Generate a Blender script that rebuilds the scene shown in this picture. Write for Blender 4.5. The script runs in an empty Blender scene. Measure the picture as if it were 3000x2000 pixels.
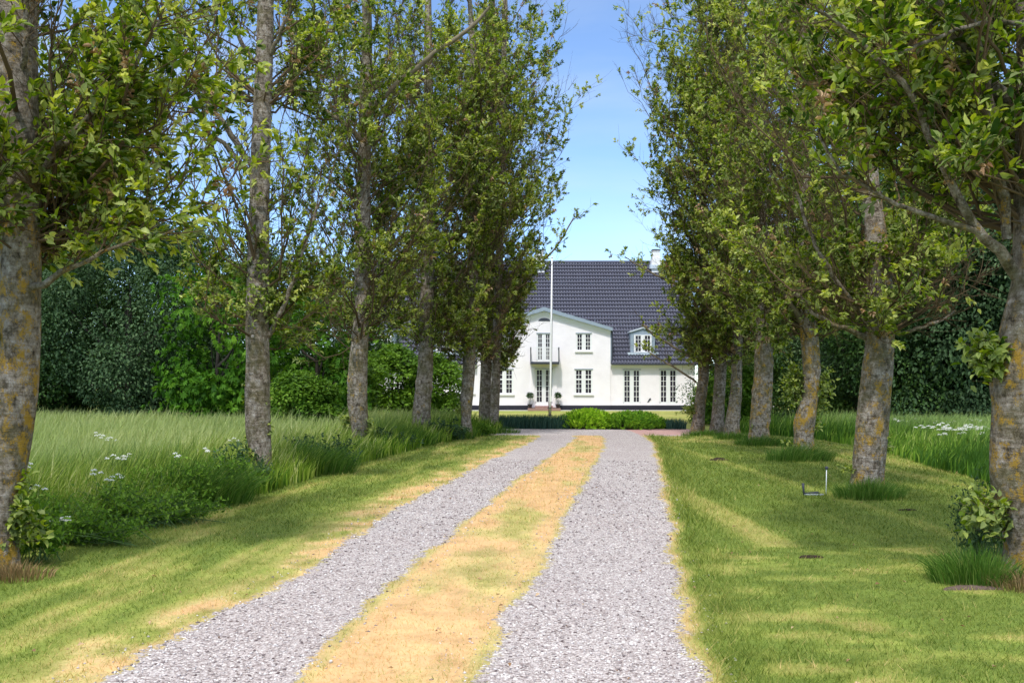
import bpy, math, random
import numpy as np
from mathutils import Vector

# ------------------------------------------------------------------ camera, sky, sun
SC = bpy.context.scene
F = 2700.0; HOR = 1128.0; CAMH = 1.6            # focal length and horizon measured on the 3000 px wide photograph
cam_d = bpy.data.cameras.new('camera'); cam = bpy.data.objects.new('camera', cam_d)
SC.collection.objects.link(cam); SC.camera = cam
cam.location = (0, 0, CAMH); cam.rotation_euler = (math.pi / 2, 0, 0)
cam_d.sensor_width = 36; cam_d.lens = 36 * F / 3000; cam_d.shift_y = (HOR - 1000) / 3000
cam_d.clip_start = .1; cam_d.clip_end = 3000
SUN_EL, SUN_AZ = 57.0, 193.0                    # azimuth clockwise from +Y (the view direction)
w = bpy.data.worlds.new('World'); SC.world = w; w.use_nodes = True
nt = w.node_tree
sky = nt.nodes.new('ShaderNodeTexSky'); sky.sky_type = 'NISHITA'; sky.sun_disc = False
sky.sun_elevation = math.radians(SUN_EL); sky.sun_rotation = math.radians(SUN_AZ)
sky.air_density = 1.0; sky.dust_density = 0.0; sky.ozone_density = 4.0; sky.altitude = 2200
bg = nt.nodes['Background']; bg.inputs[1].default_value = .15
# thin bright clouds added high overhead, out of view, as soft fill light
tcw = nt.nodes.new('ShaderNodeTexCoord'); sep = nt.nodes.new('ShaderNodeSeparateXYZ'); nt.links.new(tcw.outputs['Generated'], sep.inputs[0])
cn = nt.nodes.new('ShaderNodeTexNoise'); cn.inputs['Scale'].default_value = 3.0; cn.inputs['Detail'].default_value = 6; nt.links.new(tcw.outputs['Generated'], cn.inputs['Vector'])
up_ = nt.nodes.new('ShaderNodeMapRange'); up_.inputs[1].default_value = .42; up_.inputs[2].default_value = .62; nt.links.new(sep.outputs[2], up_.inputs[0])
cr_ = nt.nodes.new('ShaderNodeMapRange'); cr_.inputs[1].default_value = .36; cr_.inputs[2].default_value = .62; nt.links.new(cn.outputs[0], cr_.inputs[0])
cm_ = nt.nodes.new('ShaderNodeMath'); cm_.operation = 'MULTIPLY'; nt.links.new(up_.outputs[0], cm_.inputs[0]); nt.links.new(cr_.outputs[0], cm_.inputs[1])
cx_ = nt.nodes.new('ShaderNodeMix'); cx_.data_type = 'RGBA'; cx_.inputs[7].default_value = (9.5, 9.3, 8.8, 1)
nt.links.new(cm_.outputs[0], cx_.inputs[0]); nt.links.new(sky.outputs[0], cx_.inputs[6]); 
wm_ = nt.nodes.new('ShaderNodeMapping'); wm_.inputs['Scale'].default_value = (2, 2, 9); wm_.inputs['Rotation'].default_value = (.25, .1, 0); nt.links.new(tcw.outputs['Generated'], wm_.inputs[0])
wn_ = nt.nodes.new('ShaderNodeTexNoise'); wn_.inputs['Scale'].default_value = 1.6; wn_.inputs['Detail'].default_value = 5; nt.links.new(wm_.outputs[0], wn_.inputs['Vector'])
wr_ = nt.nodes.new('ShaderNodeMapRange'); wr_.inputs[1].default_value = .42; wr_.inputs[2].default_value = .75; wr_.inputs[4].default_value = .30; nt.links.new(wn_.outputs[0], wr_.inputs[0])
wx_ = nt.nodes.new('ShaderNodeMix'); wx_.data_type = 'RGBA'; wx_.inputs[7].default_value = (3.3, 3.6, 3.9, 1); nt.links.new(wr_.outputs[0], wx_.inputs[0])
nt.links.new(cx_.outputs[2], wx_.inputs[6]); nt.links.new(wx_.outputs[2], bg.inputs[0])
sl = bpy.data.lights.new('sun', 'SUN'); sl.energy = 1.9; sl.angle = math.radians(4); sl.color = (1, .965, .915)
sun = bpy.data.objects.new('sun', sl); SC.collection.objects.link(sun)
az, el = math.radians(SUN_AZ), math.radians(SUN_EL)
sd = Vector((math.sin(az) * math.cos(el), math.cos(az) * math.cos(el), math.sin(el)))
sun.rotation_euler = sd.to_track_quat('Z', 'Y').to_euler(); sun.location = (-5, -20, 40)
SC.view_settings.view_transform = 'Standard'; SC.view_settings.look = 'None'
SC.view_settings.exposure = .86; SC.view_settings.gamma = 1
try:
    SC.cycles.max_bounces = 6; SC.cycles.diffuse_bounces = 3; SC.cycles.transmission_bounces = 3; SC.cycles.glossy_bounces = 2
except Exception: pass

RNG = np.random.default_rng(7)
COL = SC.collection

# ------------------------------------------------------------------ helpers
def tag(o, label=None, cat=None, group=None, kind=None):
    if label: o['label'] = label
    if cat: o['category'] = cat
    if group: o['group'] = group
    if kind: o['kind'] = kind
    return o
def empty(name, loc, label=None, cat=None, group=None, rz=0):
    o = bpy.data.objects.new(name, None); COL.objects.link(o); o.location = loc; o.rotation_euler = (0, 0, rz)
    o.empty_display_size = .1
    return tag(o, label, cat, group)
def mesh_np(name, V, faces, mat, parent=None, attrs=None, smooth=False, uv=None):
    """faces: list of int arrays (n, k)"""
    me = bpy.data.meshes.new(name)
    V = np.asarray(V, dtype=np.float32).reshape(-1, 3)
    faces = [np.asarray(f, dtype=np.int32) for f in faces if len(f)]
    me.vertices.add(len(V)); me.vertices.foreach_set('co', V.ravel())
    nl = sum(f.size for f in faces); npy = sum(len(f) for f in faces)
    me.loops.add(nl); me.polygons.add(npy)
    me.loops.foreach_set('vertex_index', np.concatenate([f.ravel() for f in faces]))
    tot = np.concatenate([np.full(len(f), f.shape[1], dtype=np.int32) for f in faces])
    st = np.concatenate([[0], np.cumsum(tot)[:-1]]).astype(np.int32)
    me.polygons.foreach_set('loop_start', st)
    if smooth: me.polygons.foreach_set('use_smooth', np.ones(npy, dtype=bool))
    me.update(calc_edges=True)
    for k, a in (attrs or {}).items():
        at = me.attributes.new(k, 'FLOAT', 'POINT'); at.data.foreach_set('value', np.asarray(a, dtype=np.float32).ravel())
    if mat: me.materials.append(mat)
    o = bpy.data.objects.new(name, me); COL.objects.link(o)
    if parent: o.parent = parent
    return o
class MB:
    """collects boxes, prisms and tubes for one mesh"""
    def __init__(s): s.v = []; s.f = []; s.n = 0
    def add(s, V, Fs):
        s.v.append(np.asarray(V, float)); s.f += [[i + s.n for i in f] for f in Fs]; s.n += len(V)
    def box(s, x0, x1, y0, y1, z0, z1):
        s.add([(x0,y0,z0),(x1,y0,z0),(x1,y1,z0),(x0,y1,z0),(x0,y0,z1),(x1,y0,z1),(x1,y1,z1),(x0,y1,z1)],
              [(0,3,2,1),(4,5,6,7),(0,1,5,4),(1,2,6,5),(2,3,7,6),(3,0,4,7)])
    def prism_y(s, prof, y0, y1):
        """profile in (x, z), counter-clockwise seen from -y"""
        n = len(prof)
        V = [(x, y0, z) for x, z in prof] + [(x, y1, z) for x, z in prof]
        s.add(V, [tuple(range(n)), tuple(range(2*n-1, n-1, -1))] + [((i+1) % n, i, i+n, (i+1) % n + n) for i in range(n)])
    def prism_x(s, prof, x0, x1):
        n = len(prof)
        V = [(x0, y, z) for y, z in prof] + [(x1, y, z) for y, z in prof]
        s.add(V, [tuple(range(n-1, -1, -1)), tuple(range(n, 2*n))] + [(i, (i+1) % n, (i+1) % n + n, i+n) for i in range(n)])
    def tube(s, pts, rad, k=8, cap=True):
        pts = np.asarray(pts, float); rad = np.broadcast_to(np.asarray(rad, float), (len(pts),))
        V, Fs = [], []
        for i, p in enumerate(pts):
            t = pts[min(i+1, len(pts)-1)] - pts[max(i-1, 0)]; t /= np.linalg.norm(t) + 1e-9
            a = np.cross(t, (0, 1, 0.01) if abs(t[1]) < .9 else (1, 0, 0)); a /= np.linalg.norm(a); b = np.cross(t, a)
            for j in range(k):
                q = 2 * math.pi * j / k; V.append(p + rad[i] * (math.cos(q) * a + math.sin(q) * b))
        for i in range(len(pts)-1):
            for j in range(k): Fs.append((i*k+j, i*k+(j+1) % k, (i+1)*k+(j+1) % k, (i+1)*k+j))
        if cap: Fs += [tuple(range(k-1, -1, -1)), tuple(range((len(pts)-1)*k, len(pts)*k))]
        s.add(V, Fs)
    def lathe(s, prof, c=(0,0,0), k=16):
        V, Fs = [], []
        for r, z in prof:
            for j in range(k):
                q = 2*math.pi*j/k; V.append((c[0]+r*math.cos(q), c[1]+r*math.sin(q), c[2]+z))
        for i in range(len(prof)-1):
            for j in range(k): Fs.append((i*k+j, i*k+(j+1) % k, (i+1)*k+(j+1) % k, (i+1)*k+j))
        Fs += [tuple(range(k-1, -1, -1)), tuple(range((len(prof)-1)*k, len(prof)*k))]
        s.add(V, Fs)
    def build(s, name, mat, parent=None, smooth=False):
        me = bpy.data.meshes.new(name); me.from_pydata(np.concatenate(s.v).tolist(), [], s.f); me.update()
        if smooth:
            for p in me.polygons: p.use_smooth = True
        me.materials.append(mat); o = bpy.data.objects.new(name, me); COL.objects.link(o)
        if parent: o.parent = parent
        return o

def _h(ix, iy, seed):
    n = (ix.astype(np.int64) * 374761393 + iy.astype(np.int64) * 668265263 + seed * 1274126177) & 0x7fffffff
    n = ((n ^ (n >> 13)) * 1274126177) & 0x7fffffff
    return ((n ^ (n >> 16)) & 0xffff) / 65535.0
def vnoise(x, y, seed=0):
    ix, iy = np.floor(x), np.floor(y); fx, fy = x - ix, y - iy
    fx = fx*fx*(3-2*fx); fy = fy*fy*(3-2*fy)
    ix = ix.astype(np.int64); iy = iy.astype(np.int64)
    return (_h(ix,iy,seed)*(1-fx)+_h(ix+1,iy,seed)*fx)*(1-fy)+(_h(ix,iy+1,seed)*(1-fx)+_h(ix+1,iy+1,seed)*fx)*fy
def fbm(x, y, seed=0, o=4):
    s, a, t = 0, .5, 0
    for k in range(o): s = s + a*vnoise(x*2**k, y*2**k, seed+k*17); t += a; a *= .5
    return s/t
def unit(a): return a / (np.linalg.norm(a, axis=-1, keepdims=True) + 1e-9)
def G(px, py): d = F*CAMH/(py-HOR); return ((px-1500)/F*d, d)      # a ground point seen at a pixel

# ------------------------------------------------------------------ materials
def new_mat(name):
    m = bpy.data.materials.new(name); m.use_nodes = True
    return m, m.node_tree, m.node_tree.nodes['Principled BSDF']
def N(nt, t, **kw):
    n = nt.nodes.new(t)
    for k, v in kw.items(): setattr(n, k, v)
    return n
def ramp(nt, stops, src=None):
    r = nt.nodes.new('ShaderNodeValToRGB'); e = r.color_ramp.elements
    while len(e) < len(stops): e.new(.5)
    for q, (p, c) in zip(e, stops): q.position = p; q.color = (*c, 1)
    if src is not None: nt.links.new(src, r.inputs[0])
    return r
def noise(nt, scale, detail=4, vec=None, rough=.55):
    n = nt.nodes.new('ShaderNodeTexNoise'); n.inputs['Scale'].default_value = scale; n.inputs['Detail'].default_value = detail
    n.inputs['Roughness'].default_value = rough
    if vec is not None: nt.links.new(vec, n.inputs['Vector'])
    return n
def mapping(nt, src, scale=(1,1,1), rot=(0,0,0)):
    m = nt.nodes.new('ShaderNodeMapping'); m.inputs['Scale'].default_value = scale; m.inputs['Rotation'].default_value = rot
    nt.links.new(src, m.inputs['Vector']); return m.outputs[0]
def mix(nt, fac, a, b, mode='MIX'):
    m = nt.nodes.new('ShaderNodeMix'); m.data_type = 'RGBA'; m.blend_type = mode
    for s, v in ((m.inputs[0], fac), (m.inputs[6], a), (m.inputs[7], b)):
        if hasattr(v, 'links'): nt.links.new(v, s)
        elif isinstance(v, tuple): s.default_value = (*v, 1)
        else: s.default_value = v
    return m.outputs[2]
def math_(nt, op, a, b=None, clamp=False):
    m = nt.nodes.new('ShaderNodeMath'); m.operation = op; m.use_clamp = clamp
    for s, v in ((m.inputs[0], a), (m.inputs[1], b)):
        if v is None: continue
        if hasattr(v, 'links'): nt.links.new(v, s)
        else: s.default_value = v
    return m.outputs[0]
def attr(nt, name):
    a = nt.nodes.new('ShaderNodeAttribute'); a.attribute_name = name; return a.outputs['Fac']
def bump(nt, p, h, strength=.5, dist=.02):
    b = nt.nodes.new('ShaderNodeBump'); b.inputs['Strength'].default_value = strength; b.inputs['Distance'].default_value = dist
    nt.links.new(h, b.inputs['Height']); nt.links.new(b.outputs[0], p.inputs['Normal'])
def simple(name, col, rough=.6, spec=.5, var=.15, sc=8, metal=0, bmp=0):
    m, t, p = new_mat(name); tc = N(t, 'ShaderNodeTexCoord')
    n = noise(t, sc, 5, tc.outputs['Object'])
    c = mix(t, n.outputs[0], tuple(v*(1-var) for v in col), tuple(min(1, v*(1+var)) for v in col))
    t.links.new(c, p.inputs['Base Color']); p.inputs['Roughness'].default_value = rough
    p.inputs['Specular IOR Level'].default_value = spec; p.inputs['Metallic'].default_value = metal
    if bmp: bump(t, p, n.outputs[0], bmp, .01)
    return m
def leaf_mat(name, stops, back=None, trans=.35, rough=.55, spec=.14, byheight=None):
    m, t, p = new_mat(name)
    c = ramp(t, stops, attr(t, 'var')).outputs[0]
    if byheight: c = mix(t, math_(t, 'POWER', attr(t, 'tip'), byheight[0]), c, byheight[1])
    if back:
        g = N(t, 'ShaderNodeNewGeometry'); c = mix(t, g.outputs['Backfacing'], c, mix(t, .4, c, back))
    t.links.new(c, p.inputs['Base Color']); p.inputs['Roughness'].default_value = rough
    p.inputs['Specular IOR Level'].default_value = spec
    tr = N(t, 'ShaderNodeBsdfTranslucent'); t.links.new(mix(t, .5, c, mix(t, 1.0, c, (1.3, 1.25, .45), 'MULTIPLY')), tr.inputs[0])
    ms = N(t, 'ShaderNodeMixShader'); ms.inputs[0].default_value = trans
    t.links.new(p.outputs[0], ms.inputs[1]); t.links.new(tr.outputs[0], ms.inputs[2])
    t.links.new(ms.outputs[0], t.nodes['Material Output'].inputs[0]); return m

M = {}
# poplar leaves: mid green, some yellow-green, pale undersides
M['leaf'] = leaf_mat('poplar_leaf', [(0, (.03, .07, .006)), (.3, (.10, .18, .010)), (.6, (.23, .32, .014)), (.85, (.42, .48, .03)), (1, (.62, .66, .2))], back=(.55, .60, .25), trans=.48, spec=.18, rough=.55)
M['dead'] = leaf_mat('dead_leaf', [(0, (.22, .12, .06)), (.5, (.42, .27, .15)), (1, (.62, .45, .28))], trans=.2, rough=.7, spec=.2)
M['dark_leaf'] = leaf_mat('dark_tree_leaf', [(0, (.014, .038, .014)), (.5, (.042, .092, .034)), (.8, (.09, .17, .06)), (1, (.19, .28, .13))], back=(.07, .12, .05), trans=.22)
M['mid_leaf'] = leaf_mat('mid_tree_leaf', [(0, (.02, .055, .012)), (.5, (.055, .12, .025)), (.85, (.12, .21, .045)), (1, (.22, .32, .10))], trans=.28)
M['chestnut'] = leaf_mat('chestnut_leaf', [(0, (.035, .11, .010)), (.5, (.09, .23, .016)), (1, (.20, .38, .03))], trans=.35)
M['bush_leaf'] = leaf_mat('bush_leaf', [(0, (.04, .10, .010)), (.5, (.12, .24, .02)), (1, (.26, .42, .05))], trans=.35)
M['ash_leaf'] = leaf_mat('ash_leaf', [(0, (.06, .12, .02)), (.5, (.12, .20, .035)), (1, (.26, .36, .08))], trans=.4)
M['cushion'] = leaf_mat('cushion_leaf', [(0, (.10, .24, .008)), (.5, (.26, .48, .016)), (1, (.48, .66, .05))], trans=.3)
M['cushion_dark'] = leaf_mat('cushion_leaf_dark', [(0, (.05, .14, .010)), (.5, (.14, .31, .018)), (1, (.28, .46, .03))], trans=.3)
M['iris'] = leaf_mat('iris_blade', [(0, (.02, .06, .04)), (.5, (.045, .10, .07)), (1, (.10, .18, .11))], trans=.2)
M['weed_leaf'] = leaf_mat('weed_leaf', [(0, (.06, .14, .012)), (.5, (.18, .33, .03)), (1, (.38, .54, .10))], trans=.4)
M['tuft'] = leaf_mat('tuft_blade', [(0, (.035, .10, .012)), (.5, (.10, .21, .025)), (1, (.30, .38, .10))], trans=.3)
M['straw_tuft'] = leaf_mat('straw_blade', [(0, (.10, .09, .03)), (.5, (.28, .18, .08)), (1, (.5, .36, .18))], trans=.2)
M['meadow'] = leaf_mat('meadow_blade', [(0, (.06, .14, .012)), (.4, (.22, .34, .03)), (.8, (.44, .50, .11)), (1, (.66, .66, .30))], trans=.35, byheight=(2.4, (.35, .42, .17)))
M['meadow_green'] = leaf_mat('meadow_blade_green', [(0, (.05, .13, .015)), (.5, (.16, .30, .03)), (.9, (.32, .44, .07)), (1, (.46, .54, .16))], trans=.35, byheight=(3.0, (.30, .40, .14)))
M['umbel'] = simple('umbel_white', (.75, .76, .68), .8, .2)
M['stem'] = simple('plant_stem', (.10, .17, .05), .7, .2)

def bark_mat():
    m, t, p = new_mat('poplar_bark'); tc = N(t, 'ShaderNodeTexCoord'); o = tc.outputs['Object']
    fine = noise(t, 7, 8, mapping(t, o, (1.9, 1.9, 1.35)), .8)
    band = noise(t, 7, 5, mapping(t, o, (.9, .9, 5)), .65)
    c = ramp(t, [(.38, (.035, .026, .018)), (.45, (.16, .125, .09)), (.51, (.31, .255, .20)), (.58, (.46, .40, .34)), (.68, (.74, .69, .62))], math_(t, 'ADD', math_(t, 'MULTIPLY', fine.outputs[0], .78), math_(t, 'MULTIPLY', band.outputs[0], .22))).outputs[0]
    moss = noise(t, 2.4, 6, o, .7)
    c = mix(t, math_(t, 'MULTIPLY', ramp(t, [(.46, (0,0,0)), (.6, (1,1,1))], moss.outputs[0]).outputs[0], .7), c, mix(t, fine.outputs[0], (.05, .045, .015), (.20, .17, .06)))
    oi = N(t, 'ShaderNodeObjectInfo')
    lic = noise(t, 4.0, 12, mapping(t, o, (1.1, 1.1, .8), (0, 0, 2)), .88)
    geo = N(t, 'ShaderNodeSeparateXYZ'); t.links.new(o, geo.inputs[0])
    low = math_(t, 'MULTIPLY', math_(t, 'SUBTRACT', geo.outputs[2], 2.6), .022)       # lichen grows mostly on the lower trunk
    lv = math_(t, 'SUBTRACT', math_(t, 'ADD', lic.outputs[0], math_(t, 'ADD', attr(t, 'lichen'), -.003)), math_(t, 'MAXIMUM', low, 0.0))
    lm = ramp(t, [(.575, (0,0,0)), (.60, (1,1,1))], lv).outputs[0]
    fl = noise(t, 28, 5, o, .8)
    lc = mix(t, fl.outputs[0], (.12, .075, .015), (.80, .47, .04))
    c = mix(t, math_(t, 'MULTIPLY', lm, .92), c, lc)
    t.links.new(c, p.inputs['Base Color']); p.inputs['Roughness'].default_value = .85; p.inputs['Specular IOR Level'].default_value = .25
    bump(t, p, math_(t, 'ADD', fine.outputs[0], math_(t, 'MULTIPLY', band.outputs[0], .5)), 1.0, .06)
    return m
M['bark'] = bark_mat()
M['twig'] = simple('twig_bark', (.10, .068, .035), .8, .2, .5, 3)
M['limb'] = simple('limb_bark', (.19, .155, .10), .85, .2, .55, 6, bmp=.4)
M['dark_bark'] = simple('dark_bark', (.045, .038, .03), .9, .2, .4, 4)
M['cut'] = simple('pruned_wood', (.42, .36, .31), .8, .2, .25, 25)

# ------------------------------------------------------------------ leaf, blade and twig builders
def leaves(P, D, U, L, W, var, fold=.12, simple_shape=False):
    n = len(P); D = unit(D); S = unit(np.cross(D, U)); Nn = np.cross(S, D)
    L = L[:, None]; W = W[:, None]
    if simple_shape:
        V = np.stack([P, P+D*L*.45-S*W*.5+Nn*L*fold, P+D*L-Nn*L*.06, P+D*L*.45+S*W*.5+Nn*L*fold], 1)
        b = np.arange(n)[:, None]*4
        return V.reshape(-1, 3), [b+np.array([0, 1, 2]), b+np.array([0, 2, 3])], np.repeat(var, 4)
    V = np.stack([P, P+D*L*.28-S*W*.5+Nn*L*fold, P+D*L*.66-S*W*.38+Nn*L*fold*.8, P+D*L-Nn*L*.10, P+D*L*.66+S*W*.38+Nn*L*fold*.8, P+D*L*.28+S*W*.5+Nn*L*fold], 1)
    b = np.arange(n)[:, None]*6
    return V.reshape(-1, 3), [b+np.array([0, 1, 2, 3]), b+np.array([0, 3, 4, 5])], np.repeat(var, 6)
def tubes(P, R, k=4):
    """P (n, m, 3) polylines, R (n, m) radii"""
    n, m, _ = P.shape
    T = np.empty_like(P); T[:, 1:-1] = P[:, 2:]-P[:, :-2]; T[:, 0] = P[:, 1]-P[:, 0]; T[:, -1] = P[:, -1]-P[:, -2]
    T = unit(T); A = unit(np.cross(T, np.array([.31, .17, .05])+0*T)); B = np.cross(T, A)
    q = np.arange(k)*2*np.pi/k
    V = P[:, :, None]+R[:, :, None, None]*(np.cos(q)[None, None, :, None]*A[:, :, None]+np.sin(q)[None, None, :, None]*B[:, :, None])
    i = np.arange(n)[:, None, None]*m*k+np.arange(m-1)[None, :, None]*k; j = np.arange(k)[None, None, :]; j2 = (j+1) % k
    return V.reshape(-1, 3), np.stack([i+j, i+j2, i+k+j2, i+k+j], -1).reshape(-1, 4)
def blades(P, H, Wd, lean, az, var, seg=2):
    """grass blades: base points, height, width, lean (n, 2) in metres, azimuth of the flat side"""
    n = len(P); S = np.stack([np.cos(az), np.sin(az), 0*az], 1); up = np.array([0, 0, 1.])
    Ln = np.concatenate([lean, np.zeros((n, 1))], 1); W2 = (Wd*.5)[:, None]
    if seg == 1:
        V = np.stack([P-S*W2, P+S*W2, P+Ln+up*H[:, None]], 1); b = np.arange(n)[:, None]*3
        return V.reshape(-1, 3), [b+np.array([0, 1, 2])], np.repeat(var, 3), np.tile([0, 0, 1.], n)
    mid = P+Ln*.28+up*H[:, None]*.6
    V = np.stack([P-S*W2, P+S*W2, mid+S*W2*.8, mid-S*W2*.8, P+Ln+up*(H-.35*np.linalg.norm(lean, axis=1)*0)[:, None]], 1)
    b = np.arange(n)[:, None]*5
    return V.reshape(-1, 3), [b+np.array([0, 1, 2, 3]), b+np.array([3, 2, 4])], np.repeat(var, 5), np.tile([0, 0, .6, .6, 1.], n)
def merge(parts):
    V, Fs, off = [], {}, 0
    for v, fs in parts:
        for f in fs: Fs.setdefault(f.shape[1], []).append(f+off)
        V.append(v); off += len(v)
    return np.concatenate(V), [np.concatenate(x) for x in Fs.values()]

# ------------------------------------------------------------------ ground
def E(pts):                                       # an edge seen at pixels of the 2352 px view -> X as a function of depth
    g = sorted([G(x*1.27551, y*1.27551) for x, y in pts], key=lambda q: q[1])
    ys = np.array([q[1] for q in g]); xs = np.array([q[0] for q in g])
    return lambda Y: np.interp(Y, ys, xs)
eA = E([(240,1568),(380,1470),(640,1350),(770,1262),(860,1196),(940,1150),(1000,1120),(1100,1070),(1180,1035),(1225,1012),(1240,1003)])
eB = E([(690,1568),(760,1480),(860,1385),(910,1335),(980,1270),(1060,1200),(1130,1148),(1200,1092),(1285,1032),(1322,1006),(1318,1000)])
eC = E([(1085,1568),(1110,1500),(1180,1395),(1215,1340),(1275,1255),(1292,1200),(1320,1150),(1350,1090),(1375,1050),(1390,1022),(1388,1003)])
eD = E([(1592,1568),(1580,1480),(1565,1400),(1552,1300),(1537,1200),(1521,1120),(1510,1060),(1500,1022),(1488,1006),(1480,1002)])
eM = E([(-200,1380),(90,1262),(330,1190),(620,1132),(760,1085),(880,1052),(1010,1020),(1080,1005),(1150,996)])     # inner edge of the tall grass, west of the drive
eR = E([(2500,1210),(2352,1140),(2250,1105),(2150,1078),(2040,1043),(1950,1022),(1880,1010),(1800,1002),(1700,996)])   # and east of it
Y_END = 29.3                                      # the drive meets the cross drive here
def nearA(Y): return eA(np.maximum(Y, 5))
def extrap(e, Y):
    s = (e(np.array([6.5]))-e(np.array([5.0])))/1.5
    return np.where(Y < 5.0, e(np.array([5.0]))+s*(Y-5.0), e(Y))
def zones(X, Y):
    """gravel signed distance (>0 in gravel), dryness 0..1, red gravel"""
    a, b, c, d = extrap(eA, Y), extrap(eB, Y), extrap(eC, Y), extrap(eD, Y)
    wob = (fbm(X*1.9, Y*1.9, 3, 5)-.5)*.28
    g1 = np.minimum(X-a, b-X); g2 = np.minimum(X-c, d-X)
    main = np.maximum(g1, g2)+wob
    main = np.where(Y > 31.0, -1, main)
    # cross drive at the far end
    cr = np.minimum(Y-29.4-(fbm(X*.5, 0*X, 9)-.5)*1.2, 34.0-Y)
    flare = np.minimum(Y-28.0-.35*np.abs(X-(a+d)/2)*0, 34.0-Y)
    cr = np.where((X > -4.8) & (X < 6.4), cr, -1)*.8
    g = np.maximum(main, cr)
    # dryness
    inmed = np.minimum(X-b, c-X)
    med = np.clip(inmed*4+.6, 0, 1)*(Y < 30)
    medd = .97-.42*np.clip((fbm(X*2.1+5, Y*.8, 21, 5)-.48)*4, 0, 1)*np.clip(inmed*3, 0, 1)
    verge = np.clip(1.7-(a-X)/(.42+.5*(fbm(X*.9, Y*.7, 87)-.4)), 0, 1)*(X < a)*.95+np.clip(1-(X-d)/.12, 0, 1)*(X > d)*.8
    ang = .10
    u = X*math.cos(ang)+Y*math.sin(ang); v = -X*math.sin(ang)+Y*math.cos(ang)
    st_l = fbm((X-Y*.09)*4.2, Y*.5, 31, 5)        # left lawn: stripes along the row
    st_r = fbm(X*2.3+Y*.1, Y*3.4*np.clip(12/np.maximum(Y, 4), .5, 1.3), 41, 5)        # right lawn: streaks across
    big = fbm(X*.35, Y*.25, 51, 3)
    lawn = np.where(X < a, np.clip((st_l-.48)*3.6, 0, 1)*.46, np.clip((st_r-.46)*3.8+(big-.5)*.8, 0, 1)*.48)
    rightverge = np.clip(1-(X-d)/.9, 0, 1)*(X > d)
    lawn = lawn*(1-.6*rightverge)
    dry = np.maximum(np.maximum(lawn, verge*np.clip(.7+.6*(fbm(X*3, Y*3, 77)-.5)*3, 0, 1)), np.where(inmed > -.1, med*medd, 0))
    fringe = np.clip(1.5+g/.10, 0, 1)*(.75+.5*(fbm(X*2.5, Y*2.5, 93)-.4))
    dry = np.maximum(dry, fringe*.9)
    far = np.clip((Y-33)/2, 0, 1)
    dry = dry*(1-far)+far*(.12+.45*fbm(X*.2, Y*.5, 61))
    red = ((X > 4.1) & (Y > 29.5)).astype(float)
    return g, np.clip(dry, 0, 1), red
def gz(X, Y):
    a, b, c, d = extrap(eA, Y), extrap(eB, Y), extrap(eC, Y), extrap(eD, Y)
    z = (fbm(X*.5, Y*.5, 5)-.5)*.05+(fbm(X*2.2, Y*2.2, 6)-.5)*.02
    tr = np.exp(-((X-(a+b)/2)/np.maximum((b-a)*.38, .2))**2)+np.exp(-((X-(c+d)/2)/np.maximum((d-c)*.38, .2))**2)
    return z-.03*tr*(Y < 30)
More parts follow.
